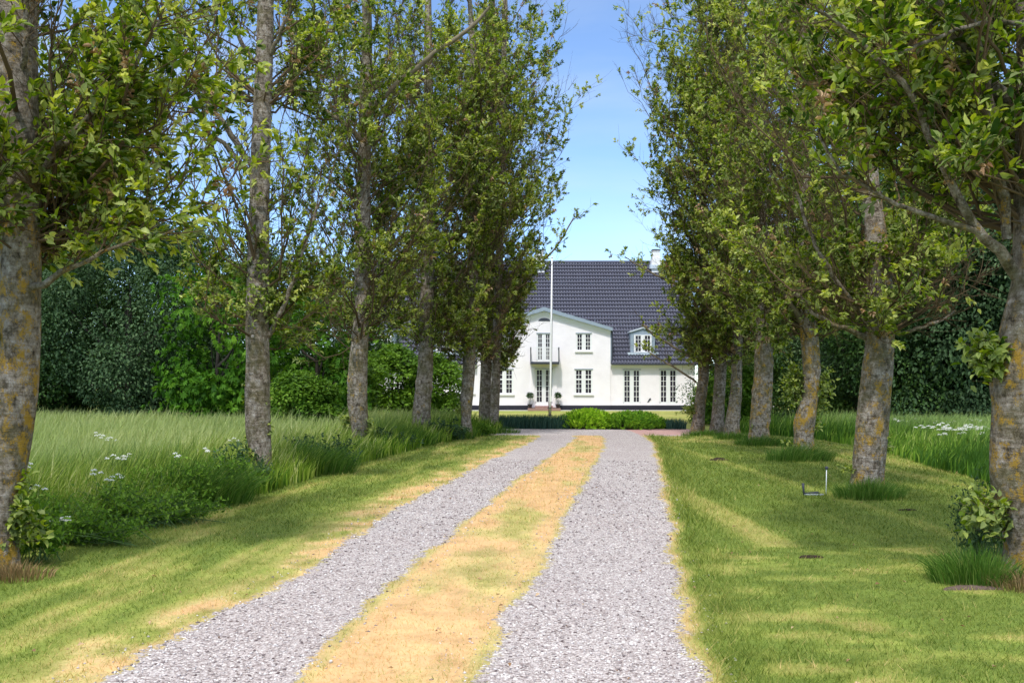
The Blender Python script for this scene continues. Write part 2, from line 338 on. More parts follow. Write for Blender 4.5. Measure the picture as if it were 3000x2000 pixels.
def ground_mat():
    m, t, p = new_mat('ground_surface'); g = N(t, 'ShaderNodeNewGeometry'); pos = g.outputs['Position']
    # grass thatch
    n1 = noise(t, 38, 5, mapping(t, pos, (1, 1, 1)), .7); n2 = noise(t, 5, 5, pos, .6)
    dry = math_(t, 'ADD', attr(t, 'dry'), math_(t, 'MULTIPLY', math_(t, 'SUBTRACT', n1.outputs[0], .40), .6), True)
    gcol = ramp(t, [(0, (.12, .18, .03)), (.25, (.235, .28, .055)), (.55, (.36, .34, .10)), (.8, (.54, .43, .18)), (1, (.66, .42, .21))], dry).outputs[0]
    gcol = mix(t, math_(t, 'MULTIPLY', ramp(t, [(.30, (1,1,1)), (.45, (0,0,0))], n1.outputs[0]).outputs[0], .45), gcol, (.07, .06, .025))
    # gravel
    v = N(t, 'ShaderNodeTexVoronoi'); v.inputs['Scale'].default_value = 58; t.links.new(pos, v.inputs['Vector']); v.inputs['Randomness'].default_value = 1
    v2 = N(t, 'ShaderNodeTexVoronoi'); v2.inputs['Scale'].default_value = 120; t.links.new(pos, v2.inputs['Vector'])
    s1 = N(t, 'ShaderNodeSeparateColor'); t.links.new(v.outputs['Color'], s1.inputs[0])
    s2 = N(t, 'ShaderNodeSeparateColor'); t.links.new(v2.outputs['Color'], s2.inputs[0])
    st = [(0, (.12, .09, .08)), (.12, (.33, .275, .26)), (.5, (.49, .435, .42)), (.8, (.61, .56, .54)), (1, (.85, .82, .78))]
    c1 = ramp(t, st, s1.outputs[0]).outputs[0]; c2 = ramp(t, st, s2.outputs[0]).outputs[0]
    gr = mix(t, ramp(t, [(.4, (0,0,0)), (.6, (1,1,1))], s1.outputs[1]).outputs[0], c1, c2)
    gr = mix(t, math_(t, 'MULTIPLY', ramp(t, [(.45, (0,0,0)), (.75, (1,1,1))], v.outputs['Distance']).outputs[0], .5), gr, (.16, .13, .12))
    pat = noise(t, .8, 5, mapping(t, pos, (1, .5, 1)), .6)
    gr = mix(t, ramp(t, [(.35, (.0,.0,.0)), (.7, (.5,.5,.5))], pat.outputs[0]).outputs[0], gr, mix(t, 1.0, gr, (.80, .74, .74), 'MULTIPLY'))
    gr = mix(t, math_(t, 'MULTIPLY', attr(t, 'red'), .7), gr, (.50, .26, .22))
    gn = noise(t, 9, 6, pos, .7)
    gs = math_(t, 'ADD', attr(t, 'gravel'), math_(t, 'MULTIPLY', math_(t, 'SUBTRACT', gn.outputs[0], .5), .42))
    gs = math_(t, 'ADD', gs, math_(t, 'MULTIPLY', math_(t, 'SUBTRACT', n1.outputs[0], .5), .22))
    gm = ramp(t, [(.488, (0,0,0)), (.525, (1,1,1))], math_(t, 'ADD', gs, .5)).outputs[0]
    mo = noise(t, 2.2, 7, pos, .7); gcol = mix(t, 1.0, gcol, ramp(t, [(.3, (.66, .66, .62)), (.5, (.95, .95, .95)), (.7, (1.2, 1.2, 1.15))], mo.outputs[0]).outputs[0], 'MULTIPLY')
    c = mix(t, gm, gcol, gr)
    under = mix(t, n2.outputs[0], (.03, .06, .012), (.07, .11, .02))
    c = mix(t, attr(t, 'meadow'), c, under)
    t.links.new(c, p.inputs['Base Color']); p.inputs['Roughness'].default_value = .9; p.inputs['Specular IOR Level'].default_value = .15
    hg = math_(t, 'MULTIPLY', math_(t, 'SUBTRACT', 1.0, v.outputs['Distance']), gm)
    bump(t, p, math_(t, 'ADD', hg, math_(t, 'MULTIPLY', n1.outputs[0], 1.0)), .55, .012)
    return m
M['ground'] = ground_mat()
def ground_attrs(X, Y):
    g, dry, red = zones(X, Y)
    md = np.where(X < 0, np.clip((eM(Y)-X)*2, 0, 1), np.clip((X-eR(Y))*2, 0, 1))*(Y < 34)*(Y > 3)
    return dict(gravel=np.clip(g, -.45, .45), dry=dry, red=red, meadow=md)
def ground_patch():
    xs = np.arange(-9, 9.001, .06)
    ys = np.concatenate([np.arange(1.0, 12, .06), np.arange(12, 36.01, .10)])
    X, Y = np.meshgrid(xs, ys); nx, ny = len(xs), len(ys)
    A = ground_attrs(X, Y); Z = gz(X, Y)
    edge = np.minimum(np.minimum(X+9, 9-X), np.minimum(Y-1, 36-Y)); Z = Z*np.clip(edge/1.0, 0, 1)
    V = np.stack([X, Y, Z], -1).reshape(-1, 3)
    i = (np.arange(ny-1)[:, None]*nx+np.arange(nx-1)[None]).ravel()
    Fq = np.stack([i, i+1, i+1+nx, i+nx], 1)
    ctr = V[Fq].mean(1); g, _, _ = zones(ctr[:, 0], ctr[:, 1])
    b, c = extrap(eB, ctr[:, 1]), extrap(eC, ctr[:, 1])
    cls = np.where(g > 0, 1, np.where((ctr[:, 0] > b-.3) & (ctr[:, 0] < c+.3) & (ctr[:, 1] < 30.5), 2, 0))
    for k, nm in ((0, 'lawn'), (1, 'gravel_drive'), (2, 'dry_grass_strip')):
        f = Fq[cls == k]; u, inv = np.unique(f, return_inverse=True)
        o = mesh_np(nm, V[u], [inv.reshape(-1, 4)], M['ground'], None, {q: a.ravel()[u] for q, a in A.items()}, True)
        tag(o, kind='structure')
ground_patch()
def outer_ground():
    # wide sheet around the fine patch, out to the horizon
    xs = np.array(sorted(set([-1500, -600, -250, -120, -80]+list(range(-60, 61, 1))+[80, 120, 250, 600, 1500, -9, 9])), float)
    ys = np.array(sorted(set([-900, -300, -100, -40, -20, -8, 1]+list(range(1, 91, 1))+[120, 200, 500, 1500])), float)
    X, Y = np.meshgrid(xs, ys); nx, ny = len(xs), len(ys)
    A = ground_attrs(X, Y)
    A['gravel'] = np.where(np.abs(X) < 9, A['gravel'], -.45)
    V = np.stack([X, Y, 0*X], -1).reshape(-1, 3)
    i = (np.arange(ny-1)[:, None]*nx+np.arange(nx-1)[None]).ravel()
    Fq = np.stack([i, i+1, i+1+nx, i+nx], 1); ctr = V[Fq].mean(1)
    keep = ~((np.abs(ctr[:, 0]) < 9) & (ctr[:, 1] > 1) & (ctr[:, 1] < 36))
    Fq = Fq[keep]
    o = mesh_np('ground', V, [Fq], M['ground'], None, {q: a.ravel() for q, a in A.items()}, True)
    tag(o, kind='structure')
outer_ground()

# ---- short grass blades of the lawn and the dry strip
M['lawn_blade'] = leaf_mat('lawn_blade', [(0, (.09, .145, .014)), (.25, (.235, .285, .045)), (.5, (.37, .38, .10)), (.75, (.58, .43, .17)), (1, (.74, .50, .26))], trans=.3, rough=.6, spec=.2)
def lawn_grass(n=330000):
    r = np.random.default_rng(11)
    Y = 3.6*(30/3.6)**(r.random(n)**.9)
    hw = .60*Y+1.2
    X = (r.random(n)*2-1)*hw
    ok = (X > -8.9) & (X < 8.9); X, Y = X[ok], Y[ok]
    g, dry, _ = zones(X, Y); a_ = extrap(eA, Y)
    inM = np.where(X < 0, X < eM(Y)-.05, X > eR(Y)+.05)
    b, c = extrap(eB, Y), extrap(eC, Y); med = (X > b-.2) & (X < c+.2)
    keep = (g < -.02) & ~inM & (r.random(len(X)) < np.where(med | ((a_ > X) & (a_-X < .45)), .7, 1))
    X, Y, dry, med = X[keep], Y[keep], dry[keep], med[keep]; n = len(X)
    sc = np.clip(Y/9, .75, 2.6)
    tuf = fbm(X*3.5, Y*3.5, 91, 2)
    H = (.020+.040*r.random(n)*(.3+tuf))*np.where(med, .7, 1)*np.clip(sc, 1, 1.5)
    vergeR = np.exp(-np.abs(X-extrap(eD, Y)-.25)/.2); vergeL = np.exp(-np.abs(extrap(eA, Y)-X-.55)/.22)
    H *= 1+1.1*vergeR-.35*vergeL
    W = (.0045+.004*r.random(n))*sc
    lean = r.normal(0, 1, (n, 2))*.7*H[:, None]
    P = np.stack([X, Y, gz(X, Y)-.004], 1)
    var = np.clip(dry*.88+.12+r.normal(0, 1, n)*np.where(med, .28, .2), 0, 1)
    V, Fs, va, tp = blades(P, H, W, lean, r.random(n)*6.28, var, 1)
    tag(mesh_np('lawn_grass', V, Fs, M['lawn_blade'], None, dict(var=va, tip=tp)), kind='stuff', cat='grass', label='short mown grass, green with straw coloured patches, beside the gravel wheel tracks')
lawn_grass()

# ---- loose stones on the wheel tracks
def stone_mat():
    m, t, p = new_mat('loose_stone'); c = ramp(t, [(0, (.10, .07, .07)), (.25, (.33, .28, .265)), (.6, (.50, .445, .425)), (.9, (.64, .59, .565)), (1, (.88, .85, .81))], attr(t, 'var')).outputs[0]
    t.links.new(c, p.inputs['Base Color']); p.inputs['Roughness'].default_value = .8; p.inputs['Specular IOR Level'].default_value = .25; return m
def stones(n=80000):
    r = np.random.default_rng(12)
    Y = 3.8*(20/3.8)**(r.random(n)); X = r.random(n)*7.5-4.6
    g, _, _ = zones(X, Y)
    keep = (g > -.02-.25*(r.random(n) < .12)); X, Y = X[keep], Y[keep]; n = len(X)
    s = (.004+.009*r.random(n)**2.8)*np.clip(Y/8, 1, 1.5)
    base = np.array([[1,0,0],[-1,0,0],[0,1,0],[0,-1,0],[0,0,1],[0,0,-1]], float)
    V = base[None]*(1+r.normal(0, .18, (n, 6, 1))); q = r.random(n)*6.28
    R = np.stack([np.stack([np.cos(q), -np.sin(q)], -1), np.stack([np.sin(q), np.cos(q)], -1)], -2)
    V[:, :, :2] = np.einsum('nij,nkj->nki', R, V[:, :, :2]*np.array([1.25, .85])); V[:, :, 2] *= .6
    V = V*s[:, None, None]+np.stack([X, Y, gz(X, Y)+s*.25], 1)[:, None]
    f = np.array([[0,2,4],[2,1,4],[1,3,4],[3,0,4],[2,0,5],[1,2,5],[3,1,5],[0,3,5]])
    b = np.arange(n)[:, None, None]*6
    tag(mesh_np('loose_stones', V.reshape(-1, 3), [(b+f[None]).reshape(-1, 3)], stone_mat(), None, dict(var=np.repeat(r.random(n), 6)), True), kind='stuff', cat='gravel', label='pale grey and pinkish loose stones on the wheel tracks')
stones()

# ---- tall meadow grass
def meadow(name, side, n, mat, label, hmax, palebias):
    r = np.random.default_rng(13+side)
    Y = 5.5*(33/5.5)**(r.random(n)**.75)
    ex = eM(Y) if side < 0 else eR(Y)
    lim = .62*Y+2.5
    u = r.random(n)**(.9)
    width = np.maximum(lim-np.abs(ex), 1.0)
    X = ex+(u*width+.02)*side
    if side > 0: ok = (X > ex) & (Y > 12); X, Y = X[ok], Y[ok]; ex = ex[ok]
    n = len(X)
    dist = np.abs(X-ex)
    ht = hmax*(.42+.58*np.clip(dist/1.6, 0, 1))*(.8+.4*fbm(X*.6, Y*.6, 71+side))
    H = ht*(.4+.6*r.random(n)**.9)*(1+.18*(r.random(n) < .06))
    sc = np.clip(Y/10, .8, 2.3)
    W = (.008+.013*r.random(n))*sc
    lean = np.stack([(.08+.20*r.random(n))*H+r.normal(0, .19, n)*H, r.normal(0, .2, n)*H], 1)
    P = np.stack([X, Y, 0*X-.02], 1)
    var = np.clip(fbm(X*.45, Y*.45, 81+side)*1.2-.32+palebias+r.normal(0, .3, n)+(np.clip(dist/3, 0, 1)-.5)*.25, 0, 1)
    V, Fs, va, tp = blades(P, H, W, lean, r.normal(0, .9, n), var, 2)
    tp = tp*np.repeat(np.clip(dist/2.2, 0, 1), 5)
    tag(mesh_np(name, V, Fs, mat, None, dict(var=va, tip=tp)), kind='stuff', cat='tall grass', label=label)
meadow('meadow_grass', -1, 150000, M['meadow'], 'tall pale seeding meadow grass beyond the left row of trees', .88, .12)
meadow('meadow_grass', 1, 90000, M['meadow_green'], 'fresh green tall meadow grass beyond the right row of trees', .80, 0)

# ------------------------------------------------------------------ avenue trees
def poly_interp(pts, z):
    a = np.array(pts, float); a = a[np.argsort(a[:, 0])]
    return np.stack([np.interp(z, a[:, 0], a[:, k]) for k in range(1, a.shape[1])], -1)
def avenue_tree(label, base_px, trunk_px, top, z0, env, seed, n_limb=95, twigs_per=48, leaves_per=14, leaf=.085, near=False,
                lichen=.0, limbs=(), sprouts=(), bare=.17, leafz=None, group='poplars lining the gravel drive', vis_top=None, tint=0., clear=None):
    """base_px: pixel of the foot; trunk_px: (px, py, width px) outline measures; env: (z, reach left, reach right)"""
    r = np.random.default_rng(seed); bx, by = G(*base_px); s = F/by; n_limb = int(n_limb*(.74 if near else .95)); leaf *= (1.0 if near else 1.18)
    root = empty('poplar_tree', (bx, by, 0), label, 'tree', group)
    # trunk
    pts = [(CAMH+(HOR-py)/s, (px-1500)/s-bx, wpx/s/2) for px, py, wpx in trunk_px]
    pts.sort(); zt, xt, rt = pts[-1]
    pts.append((top, xt+r.normal(0, .25), .025)); mid = zt+(top-zt)*.5; pts.insert(-1, (mid, xt+r.normal(0, .12), rt*.55))
    pts[0] = (-.08, pts[0][1], pts[0][2]*1.22); pts.insert(1, (.12, pts[0][1]*.8+pts[1][1]*.2, pts[0][2]*.86)); pts.insert(2, (.34, pts[0][1]*.5+pts[2][1]*.5, pts[0][2]*.72))
    P3 = [(z, x, 0, rr) for z, x, rr in pts]
    K = 20; zs = np.concatenate([np.arange(-.08, 4.5, .06), np.arange(4.5, top, .25)])
    c = poly_interp(P3, zs); xc, yc, rc = c[:, 0], c[:, 1], c[:, 2]
    ker = np.ones(5)/5; pad = lambda a: np.convolve(np.pad(a, 2, 'edge'), ker, 'valid')
    xc, rc = pad(xc), pad(rc)
    yc = .10*np.sin(zs*.7+seed)*np.clip(zs/2, 0, 1)
    q = np.arange(K)*2*np.pi/K
    Q, Z = np.meshgrid(q, zs)
    nz = 1+.11*(fbm(np.cos(Q)*1.3+seed*3, Z*1.1+np.sin(Q)*1.3, seed, 4)-.5)*2*np.clip(1.1, 0, 1)+.035*np.sin(Q*5+Z*.6+seed)*np.exp(-Z/1.2)
    # knots from pruned limbs
    kn = [(r.random()*6.28, r.uniform(.4, 3.4), r.uniform(.5, 1)) for _ in range(9)]
    for qa, zk, am in kn: nz += .16*am*np.exp(-((np.angle(np.exp(1j*(Q-qa))))/.35)**2-((Z-zk)/.09)**2)
    Rr = rc[:, None]*nz
    V = np.stack([xc[:, None]+Rr*np.cos(Q), yc[:, None]+Rr*np.sin(Q), Z], -1).reshape(-1, 3)
    i = np.arange(len(zs)-1)[:, None]*K; j = np.arange(K)[None]
    Fq = np.stack([i+j, i+(j+1) % K, i+K+(j+1) % K, i+K+j], -1).reshape(-1, 4)
    lich = np.full(len(V), lichen)
    mesh_np('trunk', V, [Fq], M['bark'], root, dict(lichen=lich), True)
    tz = lambda z: np.stack([np.interp(z, zs, xc), np.interp(z, zs, yc), z], -1)
    tr = lambda z: np.interp(z, zs, rc)
    a = np.array(env, float)
    def reach(z, ca):
        l = np.interp(z, a[:, 0], a[:, 1]); rr_ = np.interp(z, a[:, 0], a[:, 2]); w = (ca+1)/2
        return l*(1-w)+rr_*w
    # limbs: tips spread through the crown's envelope
    zz = np.linspace(a[0, 0], a[-1, 0], 60); wt = np.interp(zz, a[:, 0], a[:, 1])+np.interp(zz, a[:, 0], a[:, 2])
    if vis_top: wt = wt*np.where(zz > vis_top, .2, 1)
    wt /= wt.sum()
    LP, LR, LL = [], [], []
    for k in range(n_limb):
        ph = r.random()*6.283
        if math.sin(ph) < -.25 and r.random() < (.55 if near else .18): ph = -ph
        z_t = r.choice(zz, p=wt)+r.normal(0, .15); ca = math.cos(ph)
        rad = reach(z_t, ca)*(.35+.65*r.random()**.45)
        rise = rad*r.uniform(.75, 1.7)+.25; z_s = max(z0+r.uniform(-.1, .35), z_t-rise)
        if clear and clear[0] < z_s < clear[1]: z_s = clear[0]-r.random()*.5 if (z_t < clear[1]+.3 or r.random() < .35) else clear[1]+r.random()*.2
        if z_s > top*.97 or z_t < z_s+.1: continue
        t = np.linspace(0, 1, 8); s0 = tz(z_s)
        hx = rad*t**.85; hz = (z_t-z_s)*t**1.15
        wob = np.cumsum(r.normal(0, .06, (8, 3)), 0)*rad; wob[0] = 0
        # reach is measured from the foot's axis
        p = s0+np.stack([hx*ca, hx*math.sin(ph), hz], -1)+wob
        LP.append(p); LR.append(np.array([1, .8, .66, .54, .43, .33, .24, .16])*min(.024, tr(z_s)*.35)*(.35+rad*.28)*r.uniform(.6, 1.35)); LL.append(r.choice([.12, .7, 1.3], p=[.14, .33, .53]))
    EP = []
    for lp in limbs:                                # limbs traced from the photograph: (px, py, thickness px, depth offset)
        p = np.array([((px-1500)/F*(by+dy)-bx, dy, CAMH+(HOR-py)/F*(by+dy)) for px, py, wd, dy in lp]); rd = np.array([wd/s/2 for _, _, wd, _ in lp])
        t = np.linspace(0, 1, len(p)); t8 = np.linspace(0, 1, 14)
        p8 = np.stack([np.interp(t8, t, p[:, k]) for k in range(3)], -1); r8 = np.interp(t8, t, rd)
        p8[1:-1] = (p8[:-2]+2*p8[1:-1]+p8[2:])/4+r.normal(0, .012, (12, 3))
        EP.append((p8, r8))
        v, f = tubes(p8[None], r8[None], 8)
        mesh_np('branch', v, [f], M['limb'] if not near else M['bark'], root, dict(lichen=np.full(len(v), lichen*.5)), True)
        LP.append(np.stack([np.interp(np.linspace(.15, 1, 8), t8, p8[:, k]) for k in range(3)], -1)); LR.append(np.linspace(.004, .003, 8)); LL.append(.8)
    LP, LR, LL = np.array(LP), np.array(LR), np.array(LL)
    # second-order branches
    nl = len(LP); ns = 13; li = np.repeat(np.arange(nl), ns); t = r.uniform(.22, 1, nl*ns)*7; ti = np.minimum(t.astype(int), 6); tf = (t-ti)[:, None]
    sb = LP[li, ti]*(1-tf)+LP[li, ti+1]*tf; sdir = unit(LP[li, ti+1]-LP[li, ti])
    d = unit(sdir*.8+r.normal(0, .5, sb.shape)+np.array([0.04, 0, .35])); ln = r.uniform(.3, .85, len(sb))*(1 if not near else .75)
    tt = np.linspace(0, 1, 4)[None, :, None]
    bend = r.normal(0, .10, (len(sb), 1, 3))*tt**2
    SP = sb[:, None]+d[:, None]*ln[:, None, None]*tt+bend*ln[:, None, None]
    SP[:, :, 2] += (tt[..., 0]**2)*ln[:, None]*.12
    SR = np.linspace(.0065, .0028, 4)[None]*np.ones((len(sb), 1))*r.uniform(.7, 1.3, (len(sb), 1))
    # twigs
    nt_ = max(2, int(round(twigs_per/8.4))); si = np.repeat(np.arange(len(sb)), nt_); t = r.uniform(.1, 1, len(si))*3; ti = np.minimum(t.astype(int), 2); tf = (t-ti)[:, None]
    ts = SP[si, ti]*(1-tf)+SP[si, ti+1]*tf; td = unit(unit(SP[si, ti+1]-SP[si, ti])*.7+r.normal(0, .55, ts.shape)+np.array([.05, 0, .2]))
    tl = r.uniform(.12, .34, len(si)); isb = r.random(len(si)) < bare; tl = np.where(isb, tl*2.0, tl)
    TP = np.stack([ts, ts+td*tl[:, None]*.5+r.normal(0, .01, ts.shape), ts+td*tl[:, None]+np.array([0, 0, .03])*isb[:, None]*3], 1)
    TR = np.array([.0034, .0024, .0014])[None]*np.ones((len(si), 1))*(1.0 if near else 1.25)
    v1, f1 = tubes(LP, LR, 6); v2, f2 = tubes(SP, SR, 4); v3, f3 = tubes(TP, TR, 3)
    V, Fs = merge([(v1, [f1]), (v2, [f2]), (v3, [f3])])
    mesh_np('twigs', V, Fs, M['twig'], root)
    # leaves along the twigs
    cl = vnoise(ts[:, 0]*1.25+ts[:, 1]*.55+seed, ts[:, 2]*1.15+ts[:, 1]*.6, seed)*.65+vnoise(ts[:, 0]*3.1, ts[:, 2]*2.8+ts[:, 1]*2, seed+3)*.35
    leafy = ~isb & (r.random(len(si)) < np.clip((cl-(.33 if near else .29))*5, .05, 1)) & (r.random(len(si)) < np.clip(LL[li][si]*1.0, .08, 1)); ix = np.nonzero(leafy)[0]
    if leafz is not None:
        kz = np.interp(ts[ix, 2], [q_[0] for q_ in leafz], [q_[1] for q_ in leafz]); ix = ix[r.random(len(ix)) < kz]
    leaves_per = 11 if near else 13
    rep = np.repeat(ix, leaves_per); n = len(rep)
    t = r.random(n)**.8; P = ts[rep]+td[rep]*(tl[rep]*t)[:, None]+r.normal(0, .008, (n, 3))
    side = unit(np.cross(td[rep], r.normal(0, 1, (n, 3))))
    D = unit(td[rep]*.7+side*.6+np.array([.14, 0, -.05])+r.normal(0, .12, (n, 3)))
    U = unit(r.normal(0, .55, (n, 3))+np.array([0, -.15, 1.0]))
    L = leaf*r.uniform(.6, 1.2, n); W = L*r.uniform(.42, .58, n)
    tv = np.clip(r.normal(.46, .2, len(si)), 0, 1)+(r.random(len(si)) < .12)*.4
    ltv = r.normal(0, .12, len(LL))
    var = np.clip(tv[rep]+ltv[li][si][rep]+r.normal(0, .2, n)+tint, 0, 1)
    dm = r.random(len(si)) < .035; dead = dm[rep]
    g = ~dead
    V, Fs, va = leaves(P[g], D[g], U[g], L[g], W[g], var[g], simple_shape=not near)
    mesh_np('foliage', V, Fs, M['leaf'], root, dict(var=va))
    if dead.sum():
        V, Fs, va = leaves(P[dead], unit(D[dead]+np.array([0, 0, -.5])), U[dead], L[dead]*.85, W[dead]*.6, r.random(dead.sum()), .3, not near)
        mesh_np('dead_leaves', V, Fs, M['dead'], root, dict(var=va))
    # leafy shoots on the trunk: (px, py, radius px, leaves)
    for (px, py, wp, hp, nn) in sprouts:
        c0 = np.array([(px-1500)/s-bx, 0, CAMH+(HOR-py)/s]); rw, rh = wp/s, hp/s
        nn = int(nn*(4.2 if wp > 55 and py < 1050 else 2.2)); m = max(3, nn//14)
        tb = tz(np.clip(c0[2]-rh*.3+r.normal(0, rh*.3, m), .05, 9))
        ca = unit(r.normal(0, 1, (m, 3)))*np.array([rw, rw, rh])*r.uniform(.3, 1, (m, 1))+c0
        P3_ = np.stack([tb, tb*.45+ca*.55+np.array([0, 0, -.03]), ca], 1)
        v, f = tubes(P3_, np.array([[.006, .004, .002]])*np.ones((m, 1)), 3); sh = mesh_np('shoot', v, [f], M['twig'], root)
        w_ = r.integers(0, m, nn); t_ = r.uniform(.35, 1.05, nn)[:, None]
        Pn = tb[w_]*(1-t_)+ca[w_]*t_+r.normal(0, .02, (nn, 3)); Dn = unit((ca-tb)[w_]*.5+r.normal(0, .5, (nn, 3))+np.array([0, -.2, -.05]))
        Ln = leaf*r.uniform(.6, 1.1, nn)
        V, Fs, va = leaves(Pn, Dn, unit(r.normal(0, .5, (nn, 3))+np.array([0, -.4, 1])), Ln, Ln*.55, np.clip(r.normal(.45, .2, nn), 0, .95), simple_shape=not near)
        mesh_np('shoot_leaves', V, Fs, M['leaf'], sh, dict(var=va))
    # pruned limb scars
    for qa, zk, am in kn[:3]:
        if am > .8 or near:
            rr_ = tr(zk)*1.08; c0 = tz(zk)+np.array([math.cos(-abs(qa) if qa > 3.14 else -qa)*rr_*.8, -abs(math.sin(qa))*rr_*.8, 0]) 
            m_ = MB(); dirv = unit(np.array([c0[0]-tz(zk)[0], c0[1]-tz(zk)[1], .05]))
            m_.tube([c0-dirv*.05, c0+dirv*.012, c0+dirv*.03], [.05*am, .045*am, .03*am], 10); m_.build('pruning_scar', M['cut'], root, True)
    return root

L_ENV = lambda z0, top, l, rr: [(z0-.2, l*.25, rr*.25), (z0+.6, l*.6, rr*.6), (z0+2.2, l*.85, rr*.85), (z0+5, l, rr), (z0+8, l, rr), (top-2.5, l*.75, rr*.75), (top, .3, .3)]
avenue_tree('nearest poplar of the left row, thick trunk with broad orange lichen patches', (-12, 1665),
    [(66,0,104),(60,500,108),(56,746,112),(38,1145,112),(14,1350,110),(-6,1500,108),(-14,1665,118)], 9.5, 2.75,
    [(2.6,.7,.8),(3.2,1.2,1.35),(4.2,1.6,1.7),(5.6,1.9,1.9),(7.5,1.6,1.6),(9.5,.3,.3)], 1, n_limb=120, twigs_per=36, leaf=.088, near=True, lichen=.055,
    limbs=[[(100,560,26,0),(160,440,18,-.2),(300,300,14,-.4),(395,190,11,-.6),(470,60,8,-.7)],[(70,850,26,0),(130,830,20,-.1),(230,770,13,-.2),(380,700,8,-.3),(520,670,5,-.3)],[(60,260,22,0),(75,160,18,-.3),(80,60,14,-.35),(70,-60,10,-.4)],[(90,430,20,0),(220,420,15,-.3),(330,330,10,-.4)]],
    sprouts=[(70,640,90,110,150),(20,960,60,60,60),(85,1470,40,110,110),(30,1560,60,60,50),(110,1560,40,60,60)], bare=.06, vis_top=6.0)
avenue_tree('second poplar of the left row, slim grey trunk standing bare against the sky', (768, 1420),
    [(775,0,46),(768,400,54),(766,500,56),(759,902,66),(755,1131,72),(756,1275,70),(768,1361,56),(770,1420,60)], 12, 2.35,
    [(1.9,.6,.6),(2.6,1.1,1.3),(3.4,1.5,1.6),(4.1,.6,.7),(5.6,.6,.6),(6.6,2.2,2.1),(8,2.6,2.4),(10,2.0,2.0),(12,.4,.4)], 2, n_limb=92, twigs_per=40, leaf=.085, near=True, lichen=-.02,
    limbs=[[(748,500,24,0),(700,430,20,-.1),(655,367,16,-.2),(603,287,12,-.3),(560,200,8,-.3)],[(748,520,20,0),(648,407,13,-.3),(545,379,10,-.4),(476,333,7,-.5),(420,250,5,-.5)],[(745,190,16,0),(700,110,12,-.2),(660,0,9,-.3)],[(795,160,14,0),(840,60,10,-.2),(880,-60,8,-.3)],[(770,1010,18,0),(830,900,14,-.2),(880,760,10,-.3),(930,600,7,-.3)]],
    sprouts=[(770,880,150,95,330),(740,790,130,60,160),(720,1150,22,50,36),(790,1160,22,50,36),(735,1330,50,70,170),(700,1380,60,40,150),(790,1250,16,40,18)], bare=.2, clear=(3.4, 6.0), leafz=[(2,1),(3.7,1),(4.2,.25),(5.6,.2),(6.4,.9),(9,1)], vis_top=9.0)
avenue_tree('third poplar of the left row with green shoots down its mossy trunk', (1050, 1327),
    [(1078,0,26),(1075,180,33),(1068,330,37),(1062,700,44),(1062,925,48),(1051,1078,55),(1048,1180,57),(1055,1257,46),(1050,1327,42)], 13.5, 2.5,
    [(2.2,.6,.7),(3,1.6,1.5),(4,2.2,2.0),(6,2.4,2.2),(9,2.5,2.5),(11.5,1.9,1.9),(13.5,.4,.4)], 3, n_limb=120, twigs_per=42, leaf=.088, lichen=.02,
    limbs=[[(1080,345,18,0),(1119,280,16,-.2),(1257,168,14,-.4),(1379,82,11,-.6),(1435,20,8,-.7)],[(1055,410,18,0),(1010,362,14,-.2),(900,286,11,-.3),(830,262,8,-.4)]],
    sprouts=[(1065,900,110,100,330),(1075,740,110,90,240),(1050,1040,24,40,40),(1040,1150,24,50,80),(1010,1230,30,50,130),(1080,1250,25,50,90)], vis_top=11)
avenue_tree('fourth poplar of the left row, its trunk frayed and grey at the foot', (1235, 1287),
    [(1255,150,24),(1256,330,28),(1252,700,34),(1250,900,40),(1247,1078,46),(1238,1180,51),(1233,1244,53),(1235,1287,48)], 17, 2.5,
    [(2.3,.6,.6),(3.2,1.4,1.4),(4.5,1.8,1.8),(7,2.3,2.2),(11,2.4,2.3),(14,1.9,1.9),(17,.4,.4)], 4, n_limb=120, twigs_per=44, leaf=.092, lichen=.0,
    limbs=[[(1250,400,14,0),(1300,350,11,-.2),(1350,310,9,-.3),(1420,270,6,-.4)]], sprouts=[(1240,1240,30,30,60),(1250,950,80,90,260),(1255,760,90,90,220)], vis_top=13)
avenue_tree('fifth poplar of the left row, kinked narrow trunk with dead leaves halfway up', (1368, 1282),
    [(1385,150,18),(1388,300,22),(1392,510,26),(1385,840,30),(1372,1104,37),(1366,1180,36),(1366,1231,26),(1366,1282,40)], 17, 2.1,
    [(2,.5,.5),(2.8,1.3,1.2),(4.5,1.7,1.7),(7,2.1,2.4),(11,2.2,2.4),(14,1.9,2.0),(17,.4,.4)], 5, n_limb=115, twigs_per=42, leaf=.092, lichen=.03,
    sprouts=[(1345,1200,22,30,60),(1378,1000,60,70,200),(1385,860,70,80,200)], vis_top=13)
avenue_tree('sixth poplar of the left row, thicker of the two trunks that nearly touch', (1418, 1258),
    [(1440,0,20),(1440,500,30),(1428,900,32),(1423,1121,33),(1419,1236,35),(1418,1258,38)], 18, 1.9,
    [(1.9,.4,.5),(2.6,1.0,1.0),(4,1.4,1.6),(6,1.8,2.1),(8,2.1,2.6),(10,2.2,3.0),(13,2.0,2.6),(16,1.6,2.4),(18,.5,.5)], 6, n_limb=125, twigs_per=44, leaf=.095, lichen=-.03, vis_top=15)
